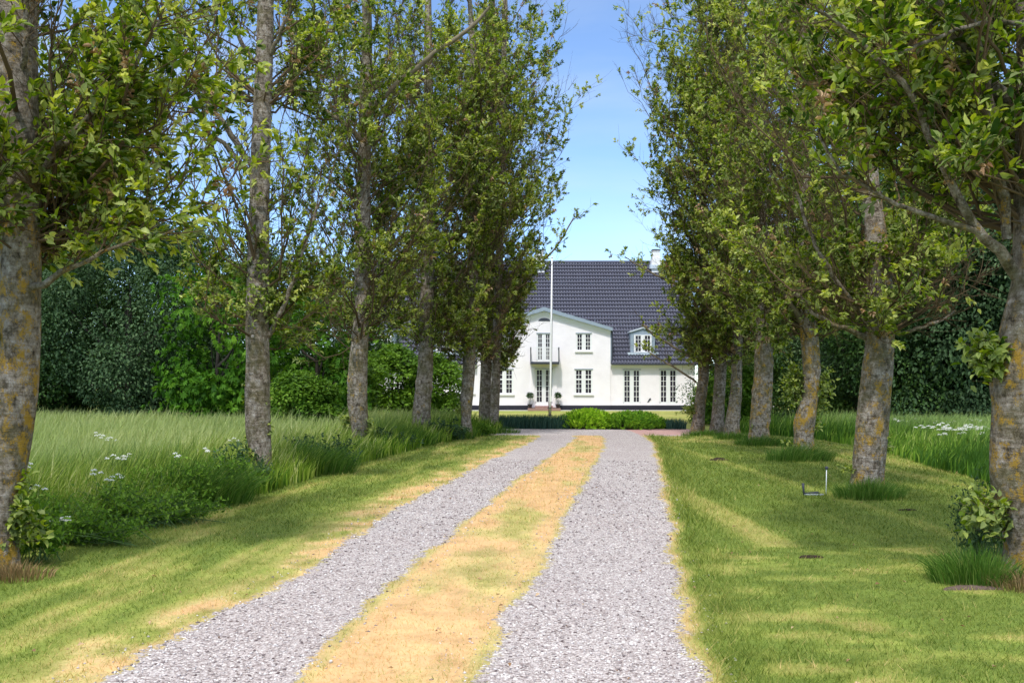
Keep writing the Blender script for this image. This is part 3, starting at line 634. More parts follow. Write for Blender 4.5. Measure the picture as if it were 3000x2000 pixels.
avenue_tree('last poplar of the left row, slimmer trunk close beside the garden end of the drive', (1450, 1262),
    [(1480,0,16),(1472,500,20),(1458,900,24),(1452,1121,26),(1447,1240,27),(1447,1262,30)], 18.5, 1.9,
    [(1.9,.3,.5),(2.5,.9,1.0),(3.3,1.1,1.1),(4.2,1.2,1.1),(5,1.4,1.3),(6.2,1.5,1.7),(7.4,1.6,2.2),(9,1.8,2.9),(10.5,1.9,2.5),(12.5,1.8,2.6),(15,1.6,2.4),(18,.5,.5)], 77, n_limb=125, twigs_per=42, leaf=.095, lichen=0,
    limbs=[[(1462,830,8,0),(1540,800,7,-.2),(1620,740,5,-.2),(1680,640,4,-.3)]], bare=.2, vis_top=15)
avenue_tree('nearest poplar of the right row, stout forked tree at the right edge', (3030, 1690),
    [(3020,0,110),(3030,500,130),(3036,800,136),(3006,960,144),(2996,1100,146),(2990,1279,142),(2986,1412,146),(3020,1560,136),(3034,1690,150)], 9.5, 2.9,
    [(2.7,.9,.9),(3.3,1.7,1.4),(4.2,2.2,1.8),(5.6,2.5,2.2),(7.5,2.0,2.0),(9.5,.3,.3)], 8, n_limb=120, twigs_per=36, leaf=.088, near=True, lichen=.05,
    limbs=[[(2990,820,40,0),(2930,740,33,-.15),(2862,677,27,-.2),(2776,516,23,-.3),(2695,344,18,-.4),(2650,230,15,-.5),(2517,115,11,-.6),(2400,30,8,-.7)],
           [(3010,380,60,0),(2940,290,54,-.1),(2862,200,44,-.2),(2776,57,34,-.3),(2720,-50,26,-.3)],
           [(2950,700,26,-.1),(2925,517,30,-.2),(2900,350,26,-.3),(2879,172,22,-.4),(2845,0,18,-.5)],
           [(2870,680,20,-.2),(2740,640,15,-.3),(2620,590,11,-.4),(2500,540,9,-.5),(2420,470,7,-.6),(2400,360,6,-.6)],
           [(3010,60,14,-.3),(2850,70,11,-.8),(2700,130,9,-1),(2585,158,6,-1.1)]],
    sprouts=[(2870,1040,60,95,190),(2870,1500,80,90,230),(2985,1480,50,70,90)], bare=.10, vis_top=6.0, tint=-.06)
avenue_tree('second poplar of the right row, wide clean trunk beside the white marker stick', (2540, 1445),
    [(2538,0,36),(2540,230,42),(2545,516,50),(2568,800,66),(2572,977,76),(2563,1102,85),(2554,1236,90),(2546,1370,92),(2540,1445,96)], 12, 2.35,
    [(2.2,.7,.7),(2.7,1.6,1.5),(3.5,2.0,1.9),(5,2.3,2.3),(7,2.4,2.4),(9.5,2.0,2.0),(12,.4,.4)], 9, n_limb=130, twigs_per=44, leaf=.086, near=True, lichen=.05,
    limbs=[[(2545,990,22,0),(2490,970,15,-.2),(2400,930,12,-.4),(2330,860,10,-.5)],[(2600,980,16,0),(2660,970,11,-.2),(2740,950,8,-.3),(2800,910,6,-.3)],[(2540,940,18,0),(2450,830,13,-.4),(2380,700,10,-.5),(2330,560,7,-.6)],[(2600,940,18,0),(2680,820,13,-.3),(2740,690,9,-.4)]],
    sprouts=[(2570,880,170,70,300),(2555,740,150,90,240),(2545,1015,22,24,26),(2605,1290,14,40,34),(2470,1375,24,30,26),(2550,1400,40,26,26)], bare=.10, vis_top=8.5)
avenue_tree('third poplar of the right row, bent trunk dressed in leafy shoots on both sides', (2352, 1338),
    [(2350,200,22),(2362,516,28),(2366,760,40),(2365,923,51),(2372,1035,50),(2374,1146,46),(2354,1236,62),(2353,1300,60),(2356,1338,58)], 13.5, 2.6,
    [(2.4,.6,.6),(3.1,1.5,1.4),(4.2,2.1,2.0),(7,2.4,2.4),(10.5,2.3,2.2),(12,1.7,1.7),(13.5,.4,.4)], 10, n_limb=125, twigs_per=44, leaf=.09, lichen=.07,
    limbs=[[(2360,960,20,0),(2310,880,16,-.2),(2240,815,12,-.3)]],
    sprouts=[(2365,880,100,80,240),(2308,1120,34,90,420),(2412,1130,36,90,330),(2395,1230,26,50,120),(2310,1310,30,25,40)], vis_top=11)
avenue_tree('fourth poplar of the right row, broad mossy trunk', (2225, 1293),
    [(2225,200,22),(2232,500,28),(2240,800,40),(2242,950,48),(2237,1102,54),(2228,1213,58),(2224,1271,58),(2224,1293,62)], 17, 2.6,
    [(2.4,.6,.6),(3.2,1.5,1.4),(4.5,2.1,2.0),(7,2.5,2.3),(11,2.5,2.3),(14,1.9,1.9),(17,.4,.4)], 11, n_limb=125, twigs_per=44, leaf=.093, lichen=.045,
    sprouts=[(2235,1215,22,40,70),(2210,1265,26,24,50),(2270,1000,40,30,70)], vis_top=13)
avenue_tree('fifth poplar of the right row, slanting trunk with a moss cushion', (2146, 1276),
    [(2165,400,18),(2165,800,24),(2163,1012,28),(2158,1146,34),(2146,1240,44),(2145,1276,48)], 17.5, 2.3,
    [(2.2,.5,.5),(3,1.4,1.4),(4.5,2.0,1.9),(7,2.4,2.3),(11,2.5,2.3),(14,2.0,1.9),(17.5,.4,.4)], 12, n_limb=120, twigs_per=44, leaf=.094, lichen=.03, sprouts=[(2150,1130,20,30,50)], vis_top=14)
avenue_tree('sixth poplar of the right row, grey trunk between two closer neighbours', (2100, 1270),
    [(2115,500,20),(2115,900,28),(2113,1102,34),(2106,1191,35),(2100,1270,44)], 18, 2.1,
    [(2,.5,.5),(2.8,1.3,1.3),(4.5,1.9,1.9),(7,2.4,2.3),(11,2.6,2.3),(15,2.2,1.9),(18,.4,.4)], 13, n_limb=120, twigs_per=44, leaf=.094, lichen=0, sprouts=[(2095,1170,16,30,40)], vis_top=14)
avenue_tree('last poplar of the right row, a low bough reaching over the white wall', (2042, 1267),
    [(2060,500,20),(2063,900,28),(2062,1102,32),(2050,1191,33),(2042,1267,42)], 18, 2.1,
    [(2,.5,.5),(2.6,.9,1.3),(3.4,1.2,1.6),(4.6,1.5,1.9),(6,1.5,2.0),(8,2.0,2.2),(9.5,2.4,2.2),(11.5,2.1,2.2),(13,2.5,2.2),(15,2.1,2),(18,.6,.4)], 14, n_limb=135, twigs_per=44, leaf=.095, lichen=.03,
    limbs=[[(2052,1060,9,0),(1980,1020,7,-.2),(1920,985,6,-.3),(1880,950,4,-.4)],[(2040,1120,7,0),(1990,1085,6,-.2),(1930,1050,4,-.3),(1900,1030,3,-.3)],[(2055,860,8,0),(1970,830,6,-.1),(1890,790,4,-.2),(1830,752,3,-.2)]],
    sprouts=[(2010,1200,30,26,130),(1995,990,34,24,90),(1915,960,30,26,110)], bare=.16, vis_top=15)

# ------------------------------------------------------------------ background trees
BG = {}
def bg_mesh(kind, seed, n_blob, n_leaf, leaf, mat, fan=0):
    """crown and trunk of a unit tree 1 m high and about 1 m wide (scaled per copy)"""
    r = np.random.default_rng(seed)
    u = unit(r.normal(0, 1, (n_blob, 3))); rad = r.uniform(.55, 1, (n_blob, 1))**.6
    C = u*rad*np.array([.42, .42, .46])+np.array([0, 0, .54]); low = r.random(n_blob) < .22
    C[low, 2] = r.uniform(.03, .3, low.sum()); C[:, :2] *= (1-.28*np.clip((C[:, 2:3]-.62)/.4, 0, 1))
    br = r.uniform(.07, .15, n_blob)*(1.15 if n_blob < 110 and not fan else 1); bi = r.integers(0, n_blob, n_leaf)
    o = unit(r.normal(0, 1, (n_leaf, 3))+np.array([0, 0, .25])); out = unit(C[bi]-np.array([0, 0, .45]))
    P = C[bi]+o*(br[bi]*r.uniform(.55, 1.05, n_leaf))[:, None]*np.array([1.15, 1.15, .8])
    P[:, 2] = np.maximum(P[:, 2], .01)
    D = unit(o*.6+r.normal(0, .45, o.shape)+np.array([0, 0, -.35])); U = unit(o+out*.4+np.array([0, 0, .7])+r.normal(0, .35, o.shape))
    bv = r.normal(0, .14, n_blob); L = leaf*r.uniform(.6, 1.3, n_leaf); var = np.clip(.42+bv[bi]+r.normal(0, .16, n_leaf), 0, 1)
    if fan:
        P = np.repeat(P, fan, 0); k = np.tile(np.linspace(-1.1, 1.1, fan), n_leaf); S = unit(np.cross(D, U))
        D = unit(np.repeat(D, fan, 0)*np.cos(k)[:, None]+np.repeat(S, fan, 0)*np.sin(k)[:, None]); U = np.repeat(U, fan, 0); L = np.repeat(L, fan)*(1-.25*np.abs(k)); var = np.repeat(var, fan)
    V, Fs, va = leaves(P, D, U, L, L*(.36 if fan else .6), var, simple_shape=True)
    me = mesh_np('crown', V, Fs, mat, None, dict(var=va)); cm = me.data; bpy.data.objects.remove(me)
    # trunk and boughs
    pts, rs = [], []
    pts.append([(0, 0, -.02), (.01, 0, .15), (-.01, .01, .35), (.01, 0, .6)]); rs.append([.028, .022, .016, .008])
    for k in range(9):
        a_ = r.random()*6.28; z = r.uniform(.1, .5); q = r.uniform(.18, .36)
        pts.append([(0, 0, z), (math.cos(a_)*q*.4, math.sin(a_)*q*.4, z+.05), (math.cos(a_)*q*.75, math.sin(a_)*q*.75, z+.13), (math.cos(a_)*q, math.sin(a_)*q, z+.22)]); rs.append([.012, .009, .006, .003])
    v, f = tubes(np.array(pts, float), np.array(rs), 7)
    t_ = mesh_np('trunk', v, [f], M['dark_bark'], None, None, True); tm = t_.data; bpy.data.objects.remove(t_)
    BG[kind] = (cm, tm)
bg_mesh('dark', 101, 100, 46000, .016, M['dark_leaf'])
bg_mesh('dark2', 102, 85, 44000, .017, M['dark_leaf'])
bg_mesh('chestnut', 103, 120, 3600, .040, M['chestnut'], 5)
bg_mesh('mid', 106, 95, 42000, .017, M['mid_leaf'])
bg_mesh('ash', 104, 130, 15000, .016, M['ash_leaf'])
bg_mesh('bush', 105, 90, 14000, .045, M['bush_leaf'])
def bgtree(kind, name, label, px, D, h, wd, rz, group, depth=None):
    x = (px-1500)/F*D
    o = empty(name, (x, D, 0), label, 'tree' if 'tree' in name else 'shrub', group, rz); o.scale = (wd, wd if depth is None else depth, h)
    for nm, me in (('crown', BG[kind][0]), ('trunk', BG[kind][1])):
        c = bpy.data.objects.new(nm, me); COL.objects.link(c); c.parent = o
    return o
WL, WR = 'trees of the wood behind the left meadow', 'trees of the wood behind the right meadow'
for k, (kind, px, D, h, wd, lab) in enumerate([
    ('dark', -60, 33, 7.0, 7, 'dark green wood tree behind the nearest left trunk'),
    ('mid', 180, 34, 6.4, 7, 'mid green wood tree at the left end of the open meadow view'),
    ('dark', 380, 31.5, 7.6, 6.6, 'round dark grey-green tree in the middle of the left wood edge'),
    ('mid', 560, 37, 8.0, 7, 'mid green tree of the left wood standing behind the bright chestnut'),
    ('dark', 790, 37, 7.0, 7, 'dark tree of the left wood seen past the second trunk'),
    ('mid', 960, 44, 7.0, 7.5, 'mid green tree of the left wood nearest to the house'),
    ('dark2', 300, 41, 9.0, 9, 'taller dark tree rising in the second rank of the left wood')]):
    bgtree(kind, 'wood_tree', lab, px, D, h, wd, k*1.3, WL)
bgtree('chestnut', 'chestnut_tree', 'bright green chestnut tree left of the second trunk at the meadow edge', 640, 28.5, 5.6, 4.2, .5, None)
bgtree('chestnut', 'chestnut_tree', 'chestnut tree with lighter leaves between the second and third left trunks', 930, 32, 5.0, 4.6, 2.5, None)
bgtree('ash', 'ash_tree', 'tall airy pale green tree rising behind the nearest left trunk', 110, 38, 17, 9, 0, 'airy pale green trees')
bgtree('ash', 'ash_tree', 'tall airy pale green tree at the far left edge', -150, 36, 16, 9, 2, 'airy pale green trees')
for k, (kind, px, D, h, wd, lab) in enumerate([
    ('dark2', 2230, 50, 7, 8, 'dark tree of the right wood nearest to the house'),
    ('mid', 2380, 44, 7, 8, 'mid green tree of the right wood between the third and fourth right trunks'),
    ('dark2', 2520, 38, 8, 7.5, 'dark tree of the right wood left of the wide lichen trunk'),
    ('mid', 2700, 35, 9.5, 8, 'broad mid green tree of the right wood above the white meadow flowers'),
    ('dark2', 2880, 33, 11, 8, 'tall dark tree of the right wood beside the forked trunk'),
    ('dark', 3080, 32, 10, 8, 'dark tree of the right wood at the right edge'),
    ('mid', 2620, 46, 13, 10, 'taller mid green tree in the second rank of the right wood'),
    ('dark2', 2860, 44, 15, 11, 'tallest dark tree in the second rank of the right wood'),
    ('dark2', 2450, 52, 11, 10, 'far dark tree in the second rank of the right wood')]):
    bgtree(kind, 'wood_tree', lab, px, D, h, wd, k*1.7+.4, WR)
bgtree('ash', 'ash_tree', 'tall airy pale green tree behind the forked right trunk', 2850, 36, 17, 9, 4, 'airy pale green trees')
for k, (px, D, h, wd, lab) in enumerate([
    (1150, 40, 3.2, 4.0, 'broad bright green bush in front of the house wall behind the third left trunk'),
    (1270, 41, 2.9, 3.4, 'bright green bush right of the fourth left trunk hiding the house corner'),
    (1000, 34, 2.8, 3.6, 'yellow-green bush left of the third left trunk'),
    (880, 26, 1.9, 2.6, 'low light green elder bush behind the tall grass right of the second trunk'),
    (2140, 37, 2.4, 3.0, 'green bush behind the close trunks at the far end of the right row'),
    (2075, 39, 1.6, 1.8, 'small leafy bush at the right corner of the white house')]):
    bgtree('bush', 'green_bush', lab, px, D, h, wd, k*.9, 'bushes between the avenue and the house')

# ------------------------------------------------------------------ low plants
def weed_clump(name, label, cx, cy, rx, ry, h, n, leaf, mat, seed, group=None, cat='shrub', droop=0.):
    r = np.random.default_rng(seed); root = empty(name, (cx, cy, 0), label, cat, group)
    m = max(6, n//22); b = r.normal(0, .33, (m, 2))*np.array([rx, ry]); tip = r.uniform(-1, 1, (m, 2)); tip = tip/np.maximum(1, np.linalg.norm(tip, axis=1))[:, None]
    ht = h*np.sqrt(np.clip(1-(tip**2).sum(1)*.75, .05, 1))*r.uniform(.7, 1.08, m)
    B = np.concatenate([b, np.zeros((m, 1))], 1); T = np.concatenate([tip*np.array([rx, ry]), ht[:, None]], 1)
    v, f = tubes(np.stack([B, B*.4+T*.6+np.array([0, 0, .05*h]), T], 1), np.array([[.006, .004, .002]])*np.ones((m, 1)), 3)
    mesh_np('stems', v, [f], M['stem'], root)
    w_ = r.integers(0, m, n); t_ = r.uniform(.25, 1.05, n)[:, None]
    P = B[w_]*(1-t_)+T[w_]*t_+r.normal(0, .025, (n, 3)); P[:, 2] = np.maximum(P[:, 2], .01)
    D = unit((T-B)[w_]*.3+r.normal(0, .55, (n, 3))+np.array([0, 0, .15-droop])); L = leaf*r.uniform(.6, 1.25, n)
    V, Fs, va = leaves(P, D, unit(r.normal(0, .5, (n, 3))+np.array([0, -.3, 1])), L, L*.5, np.clip(r.normal(.45, .22, n), 0, 1), simple_shape=leaf < .05)
    mesh_np('foliage', V, Fs, mat, root, dict(var=va)); return root
def grass_tuft(name, label, cx, cy, rx, ry, h, n, mat, seed, group=None, lx=0., wd=.009, cat='grass'):
    r = np.random.default_rng(seed); q = r.random(n)*6.28; rr_ = r.random(n)**.6
    P = np.stack([np.cos(q)*rr_*rx, np.sin(q)*rr_*ry, 0*q-.01], 1); H = h*(.45+.55*r.random(n))*(1.1-.5*rr_)
    lean = np.stack([np.cos(q)*rr_*H*.7+lx*H, np.sin(q)*rr_*H*.7], 1)+r.normal(0, .18, (n, 2))*H[:, None]
    V, Fs, va, tp = blades(P, H, np.full(n, wd)*r.uniform(.6, 1.3, n), lean, r.random(n)*6.28, np.clip(r.normal(.45, .22, n), 0, 1), 2)
    o = mesh_np(name, V, Fs, mat, None, dict(var=va, tip=tp)); o.location = (cx, cy, 0); return tag(o, label, cat, group)
TG = 'grass tufts left standing round the trunks'
x, y = G(2850, 1700); grass_tuft('grass_tuft', 'large dark drooping grass tuft at the foot of the forked right trunk', x, y, .34, .3, .36, 1100, M['tuft'], 1, TG, -.1, .008)
x, y = G(2990, 1720); grass_tuft('straw_tuft', 'dry straw coloured grass round the foot of the forked right trunk', x, y, .26, .22, .2, 420, M['straw_tuft'], 2, None, -.2, .007)
x, y = G(2545, 1458); grass_tuft('grass_tuft', 'upright grass tuft round the wide lichen trunk of the right row', x, y, .48, .38, .36, 1300, M['tuft'], 3, TG, .1)
x, y = G(2340, 1350); grass_tuft('grass_tuft', 'swept grass tuft at the foot of the shoot covered right trunk', x, y, .7, .45, .5, 1400, M['tuft'], 4, TG, .5)
x, y = G(2235, 1305); grass_tuft('grass_tuft', 'wide dark grass tuft under the fourth right trunk', x, y, .75, .45, .38, 1200, M['tuft'], 5, TG, .25, .012)
x, y = G(2150, 1286); grass_tuft('grass_tuft', 'grass tuft below the fifth right trunk', x, y, .6, .4, .3, 700, M['tuft'], 6, TG, .1, .014)
x, y = G(2070, 1276); grass_tuft('grass_tuft', 'low grass tuft between the last two right trunks', x, y, .8, .35, .26, 800, M['tuft'], 7, TG, .1, .014)
x, y = G(30, 1690); grass_tuft('grass_tuft', 'reddish brown dry grass tuft under the nearest left trunk', x, y, .35, .25, .17, 500, M['straw_tuft'], 8, None)
UG = 'dark undergrowth at the meadow edge under the left row'
for k, (px, py, rx, ry, h, n, lf, mt, lab) in enumerate([
    (110, 1640, .22, .2, .55, 420, .07, 'bush_leaf', 'small leafy shoot bush beside the nearest left trunk'),
    (250, 1590, .8, .35, .34, 1600, .05, 'bush_leaf', 'nettle patch between the first and second left trunks, nearer half'),
    (480, 1530, .8, .35, .36, 1500, .05, 'bush_leaf', 'nettle patch between the first and second left trunks, farther half'),
    (170, 1585, .5, .5, .5, 1500, .05, 'weed_leaf', 'bright green weeds right of the nearest left trunk'),
    (360, 1540, .9, .6, .55, 2600, .05, 'weed_leaf', 'bright leafy weeds in the middle of the left meadow edge'),
    (520, 1478, .8, .6, .6, 2400, .055, 'weed_leaf', 'tall bright weeds in the left meadow before the second trunk'),
    (650, 1462, .65, .4, .62, 1500, .065, 'bush_leaf', 'dark leafy weeds leaning on the left side of the second trunk'),
    (700, 1440, .5, .3, .8, 900, .06, 'dark_leaf', 'brownish green weeds climbing the foot of the second trunk'),
    (930, 1368, .9, .45, .62, 1500, .07, 'dark_leaf', 'dark weed bank between the second and third left trunks'),
    (1120, 1318, 1.0, .5, .55, 1300, .08, 'dark_leaf', 'dark weed bank between the third and fourth left trunks'),
    (1300, 1290, .8, .5, .6, 1100, .09, 'dark_leaf', 'dark weed bank between the fourth and fifth left trunks'),
    (1410, 1275, .45, .4, .38, 600, .09, 'bush_leaf', 'low weeds in front of the two touching left trunks')]):
    x, y = G(px, py); weed_clump('weed_clump', lab, x, y, rx, ry, h, n, lf, M[mt], 200+k, UG)
for k, (px, py, rx, h, n, lab) in enumerate([
    (560, 1475, .8, .75, 1500, 'arching dark green grass left of the second trunk'), (880, 1385, 1.0, .75, 1500, 'arching grass bank right of the second trunk'),
    (1010, 1345, .7, .6, 900, 'arching grass in front of the third left trunk'), (1160, 1305, 1.0, .7, 1200, 'arching grass between the third and fourth left trunks'),
    (1310, 1285, .8, .55, 900, 'arching grass right of the frayed left trunk'), (1480, 1268, .5, .3, 350, 'short grass fringe at the garden end of the left row')]):
    x, y = G(px, py); grass_tuft('grass_bank', lab, x, y, rx, .5, h, n, M['tuft'], 300+k, 'grass banks at the foot of the left row', .3, .013)
x, y = G(2870, 1640); weed_clump('seedling_shrub', 'dark twiggy little shrub with small leaves left of the forked right trunk', x-.02, y, .24, .2, .78, 1100, .04, M['dark_leaf'], 230)
x, y = G(2935, 1620); weed_clump('poplar_sucker', 'bright green large leaved sucker at the foot of the forked right trunk', x, y, .26, .2, .72, 260, .10, M['bush_leaf'], 231)
# garden edge planting
def cushion(label, px0, px1, top, base, mat, seed, n=5200):
    xa, y = G(px0, base); xb, _ = G(px1, base); h = (base-top)/(F/y)*.74
    r = np.random.default_rng(seed); root = empty('cushion_shrub', ((xa+xb)/2, y+.55, 0), label, 'shrub')
    rx = (xb-xa)/2; q = unit(r.normal(0, 1, (n//9, 3))); q[:, 2] = np.abs(q[:, 2]); B = q*np.array([rx*.96, .75, h*.92])*(1+.10*(fbm(q[:, 0]*3, q[:, 1]*3+q[:, 2]*2, seed)[:, None]-.5)*2)
    m = len(B); T = unit(q*.7+np.array([.25, -.1, .35])+r.normal(0, .3, (m, 3)))
    rep = np.repeat(np.arange(m), 9); t = np.tile(np.linspace(.0, .26, 9), m)[:, None]; S = unit(np.cross(T, q)); sg = np.tile([1, -1], (m*9+1)//2)[:m*9][:, None]
    P = B[rep]+T[rep]*t; D = unit(T[rep]*.8+S[rep]*sg*.7+r.normal(0, .12, P.shape)); L = .10*r.uniform(.7, 1.2, len(P))
    v, f = tubes(np.stack([B-T*.25, B, B+T*.26], 1), np.array([[.006, .004, .002]])*np.ones((m, 1)), 3)
    mesh_np('stems', v, [f], M['stem'], root)
    V, Fs, va = leaves(P, D, unit(q[rep]+r.normal(0, .3, P.shape)), L, L*.42, np.clip(.5+np.repeat(r.normal(0, .2, m), 9)+r.normal(0, .1, len(P)), 0, 1), simple_shape=True)
    mesh_np('foliage', V, Fs, mat, root, dict(var=va))
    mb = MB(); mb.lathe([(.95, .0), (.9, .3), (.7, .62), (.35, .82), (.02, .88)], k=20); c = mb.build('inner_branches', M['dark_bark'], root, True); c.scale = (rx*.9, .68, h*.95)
cushion('bright green feathery cushion shrub, the larger dome in front of the lawn', 1652, 1800, 1203, 1256, M['cushion'], 41, 7500)
cushion('darker green feathery cushion shrub spreading right of the larger dome', 1772, 1945, 1213, 1257, M['cushion_dark'], 42, 7500)
def iris(label, px0, px1, top, base, n, seed):
    xa, y = G(px0, base); xb, _ = G(px1, base); h = (base-top)/(F/y); r = np.random.default_rng(seed)
    P = np.stack([r.uniform(-.5, .5, n)*(xb-xa), r.uniform(0, 1.1, n), 0*np.zeros(n)], 1); H = h*r.uniform(.6, 1.12, n)
    V, Fs, va, tp = blades(P, H, np.full(n, .022), r.normal(0, .09, (n, 2))+np.array([.05, 0]), r.normal(0, .6, n), np.clip(r.normal(.45, .25, n), 0, 1), 2)
    o = mesh_np('iris_bed', V, Fs, M['iris'], None, dict(var=va, tip=tp)); o.location = ((xa+xb)/2, y, 0); tag(o, label, 'plants', 'beds of bluish sword leaved plants')
iris('long bed of bluish sword leaved plants left of the cushion shrubs', 1448, 1668, 1216, 1256, 2600, 51)
iris('small clump of bluish sword leaves right of the cushion shrubs', 1955, 2010, 1226, 1258, 420, 52)
iris('few sword leaves standing up behind the right end of the cushion shrubs', 1868, 1925, 1210, 1252, 120, 53)
# white umbel flowers
def umbel_mesh():
    r = np.random.default_rng(5); st = MB(); st.tube([(0, 0, 0), (.02, 0, .5), (.05, 0, .96)], [.006, .005, .003], 5); out = []
    for k in range(3):
        fl = MB(); c = np.array([.05+.13*(k-1), .06*(k % 2), 1.0-.06*abs(k-1)]); st.tube([(.035, 0, .8), tuple(c-(0, 0, .03))], [.003, .002], 4)
        for j in range(22):
            a_, q = r.random()*6.28, r.random()**.5*.06; x, y = c[0]+math.cos(a_)*q, c[1]+math.sin(a_)*q
            fl.lathe([(.003, 0), (.012, .006), (.004, .014)], (x, y, c[2]-q*.4+r.normal(0, .006)), 5)
        b = fl.build('flower_head', M['umbel']); out.append(('flower_head', b.data)); bpy.data.objects.remove(b)
    a = st.build('stalk', M['stem']); out.append(('stalk', a.data)); bpy.data.objects.remove(a)
    return out
UM = umbel_mesh()
def umbel(px, py, D, label, group, sc=1.0):
    x = (px-1500)/F*D; z = CAMH-(py-HOR)*D/F
    o = empty('cow_parsley', (x, D, 0), label, 'flower', group, RNG.random()*6.28); o.scale = (sc*.55, sc*.55, max(z*.95, .35))
    for nm, me in UM:
        c = bpy.data.objects.new(nm, me); COL.objects.link(c); c.parent = o
for px, py, D in [(335,1322,12),(352,1326,12.4),(372,1320,12.8),(280,1366,10.5),(354,1380,11),(318,1386,10.4),(168,1510,8.6),(186,1506,8.8),(78,1344,10),(120,1410,9.4),(608,1304,13.6),(520,1318,12.5),(285,1258,16),(310,1266,15.5),(332,1272,15),(690,1275,15.8),]:
    umbel(px, py, D, 'cow parsley with flat white flower heads standing in the pale left meadow', 'white cow parsley in the left meadow')
for k in range(26):
    px = RNG.choice([2760, 2800, 2850, 2890])+RNG.normal(0, 24); py = 1247+RNG.normal(0, 7)+(px-2760)*.05
    umbel(px, py, 21+RNG.normal(0, .8), 'cow parsley with flat white flower heads standing in the green right meadow', 'white cow parsley in the right meadow', 1.5)
for k in range(14):
    umbel(RNG.uniform(2620, 2910), RNG.uniform(1222, 1232), 27+RNG.normal(0, 1.5), 'distant pale cow parsley along the back of the right meadow', 'distant cow parsley of the right meadow', 1.5)

# ------------------------------------------------------------------ the house
HD = 58.4; HS = F/HD
hx = lambda px: (px-1500)/HS
hz = lambda py: CAMH+(HOR-py)/HS
def plaster():
    m, t, p = new_mat('white_plaster'); tc = N(t, 'ShaderNodeTexCoord'); o = tc.outputs['Object']
    n = noise(t, 1.6, 6, o); n2 = noise(t, 14, 4, o)
    c = mix(t, ramp(t, [(.35, (0,0,0)), (.75, (1,1,1))], n.outputs[0]).outputs[0], (.87, .825, .84), (.80, .755, .77))
    t.links.new(c, p.inputs['Base Color']); p.inputs['Roughness'].default_value = .9; p.inputs['Specular IOR Level'].default_value = .2
    bump(t, p, math_(t, 'ADD', n.outputs[0], math_(t, 'MULTIPLY', n2.outputs[0], .4)), .5, .04); return m
M['plaster'] = plaster()
M['white'] = simple('white_paint', (.78, .78, .77), .45, .4, .04)
M['tile'] = simple('blue_grey_tile', (.085, .082, .125), .34, .6, .22, 3)
def tile_mat():
    m, t, p = new_mat('blue_grey_tile'); tc = N(t, 'ShaderNodeTexCoord'); n = noise(t, 3, 5, tc.outputs['Object'])
    c = mix(t, n.outputs[0], (.07, .073, .10), (.105, .108, .145)); c = mix(t, attr(t, 'gap_shade'), c, (.014, .014, .022))
    t.links.new(c, p.inputs['Base Color']); p.inputs['Roughness'].default_value = .36; p.inputs['Specular IOR Level'].default_value = .4; return m
M['tile'] = tile_mat()
M['zinc'] = simple('weathered_zinc', (.27, .33, .39), .5, .4, .15, 5)
M['plinth'] = simple('black_plinth', (.018, .018, .028), .7, .3, .5, 9)
M['brick'] = simple('brick_step', (.32, .2, .17), .85, .2, .3, 14)
M['iron'] = simple('dark_iron', (.045, .05, .065), .5, .4, .2)
def glass():
    m, t, p = new_mat('window_glass'); tc = N(t, 'ShaderNodeTexCoord'); n = noise(t, 1.7, 3, tc.outputs['Object'])
    c = mix(t, n.outputs[0], (.012, .010, .018), (.06, .05, .07)); t.links.new(c, p.inputs['Base Color']); p.inputs['Roughness'].default_value = .12; p.inputs['Specular IOR Level'].default_value = .25; return m
M['glass'] = glass()
x_l, x_r = hx(1055), hx(2036); z_e = hz(1066); YF = HD; DEP = 6.0; z_r = 10.15
house = empty('country_house', (hx(1593), YF, 0), 'white plastered country house with blue-grey tiled roof at the end of the drive', 'house')
ho = Vector((hx(1593), YF, 0))
def hb(mb, name, mat, parent=house, smooth=False):            # geometry is written in world coordinates
    o = mb.build(name, mat, parent, smooth)
    n = len(o.data.vertices); co = np.empty(n*3); o.data.vertices.foreach_get('co', co); co = co.reshape(-1, 3)-np.array(ho); o.data.vertices.foreach_set('co', co.ravel()); o.data.update()
    return o
gl, gr = hx(1398), hx(1788)
wins = []                                                    # (x0, x1, z0, z1, columns per leaf, rows, transom row or None, sill, label)
def win(px0, py0, px1, py1, cols=2, rows=4, tr=None, sill=True, y=None, label=None): wins.append((hx(px0), hx(px1), hz(py1), hz(py0), cols, rows, tr, sill, YF-.12 if y is None else y, label))
win(1572, 977, 1614.5, 1059, 2, 6, None, False, label='balcony french window of the gable')
win(1687, 977, 1733, 1027, 2, 4); win(1454, 977, 1500, 1027, 2, 4)
win(1568, 1081, 1618.5, 1183, 2, 6, None, False, label='entrance french door under the balcony')
win(1683, 1082, 1736, 1153, 2, 5, 2); win(1451, 1082, 1504, 1153, 2, 5, 2)
win(1825, 1083, 1877, 1183, 2, 6, None, False, YF, 'tall french window'); win(1932, 1083, 1984, 1183, 2, 6, None, False, YF, 'tall french window')
win(1338, 1082, 1390, 1150, 2, 5, 2, True, YF); win(1240, 1082, 1292, 1150, 2, 5, 2, True, YF); win(1130, 1082, 1182, 1150, 2, 5, 2, True, YF)
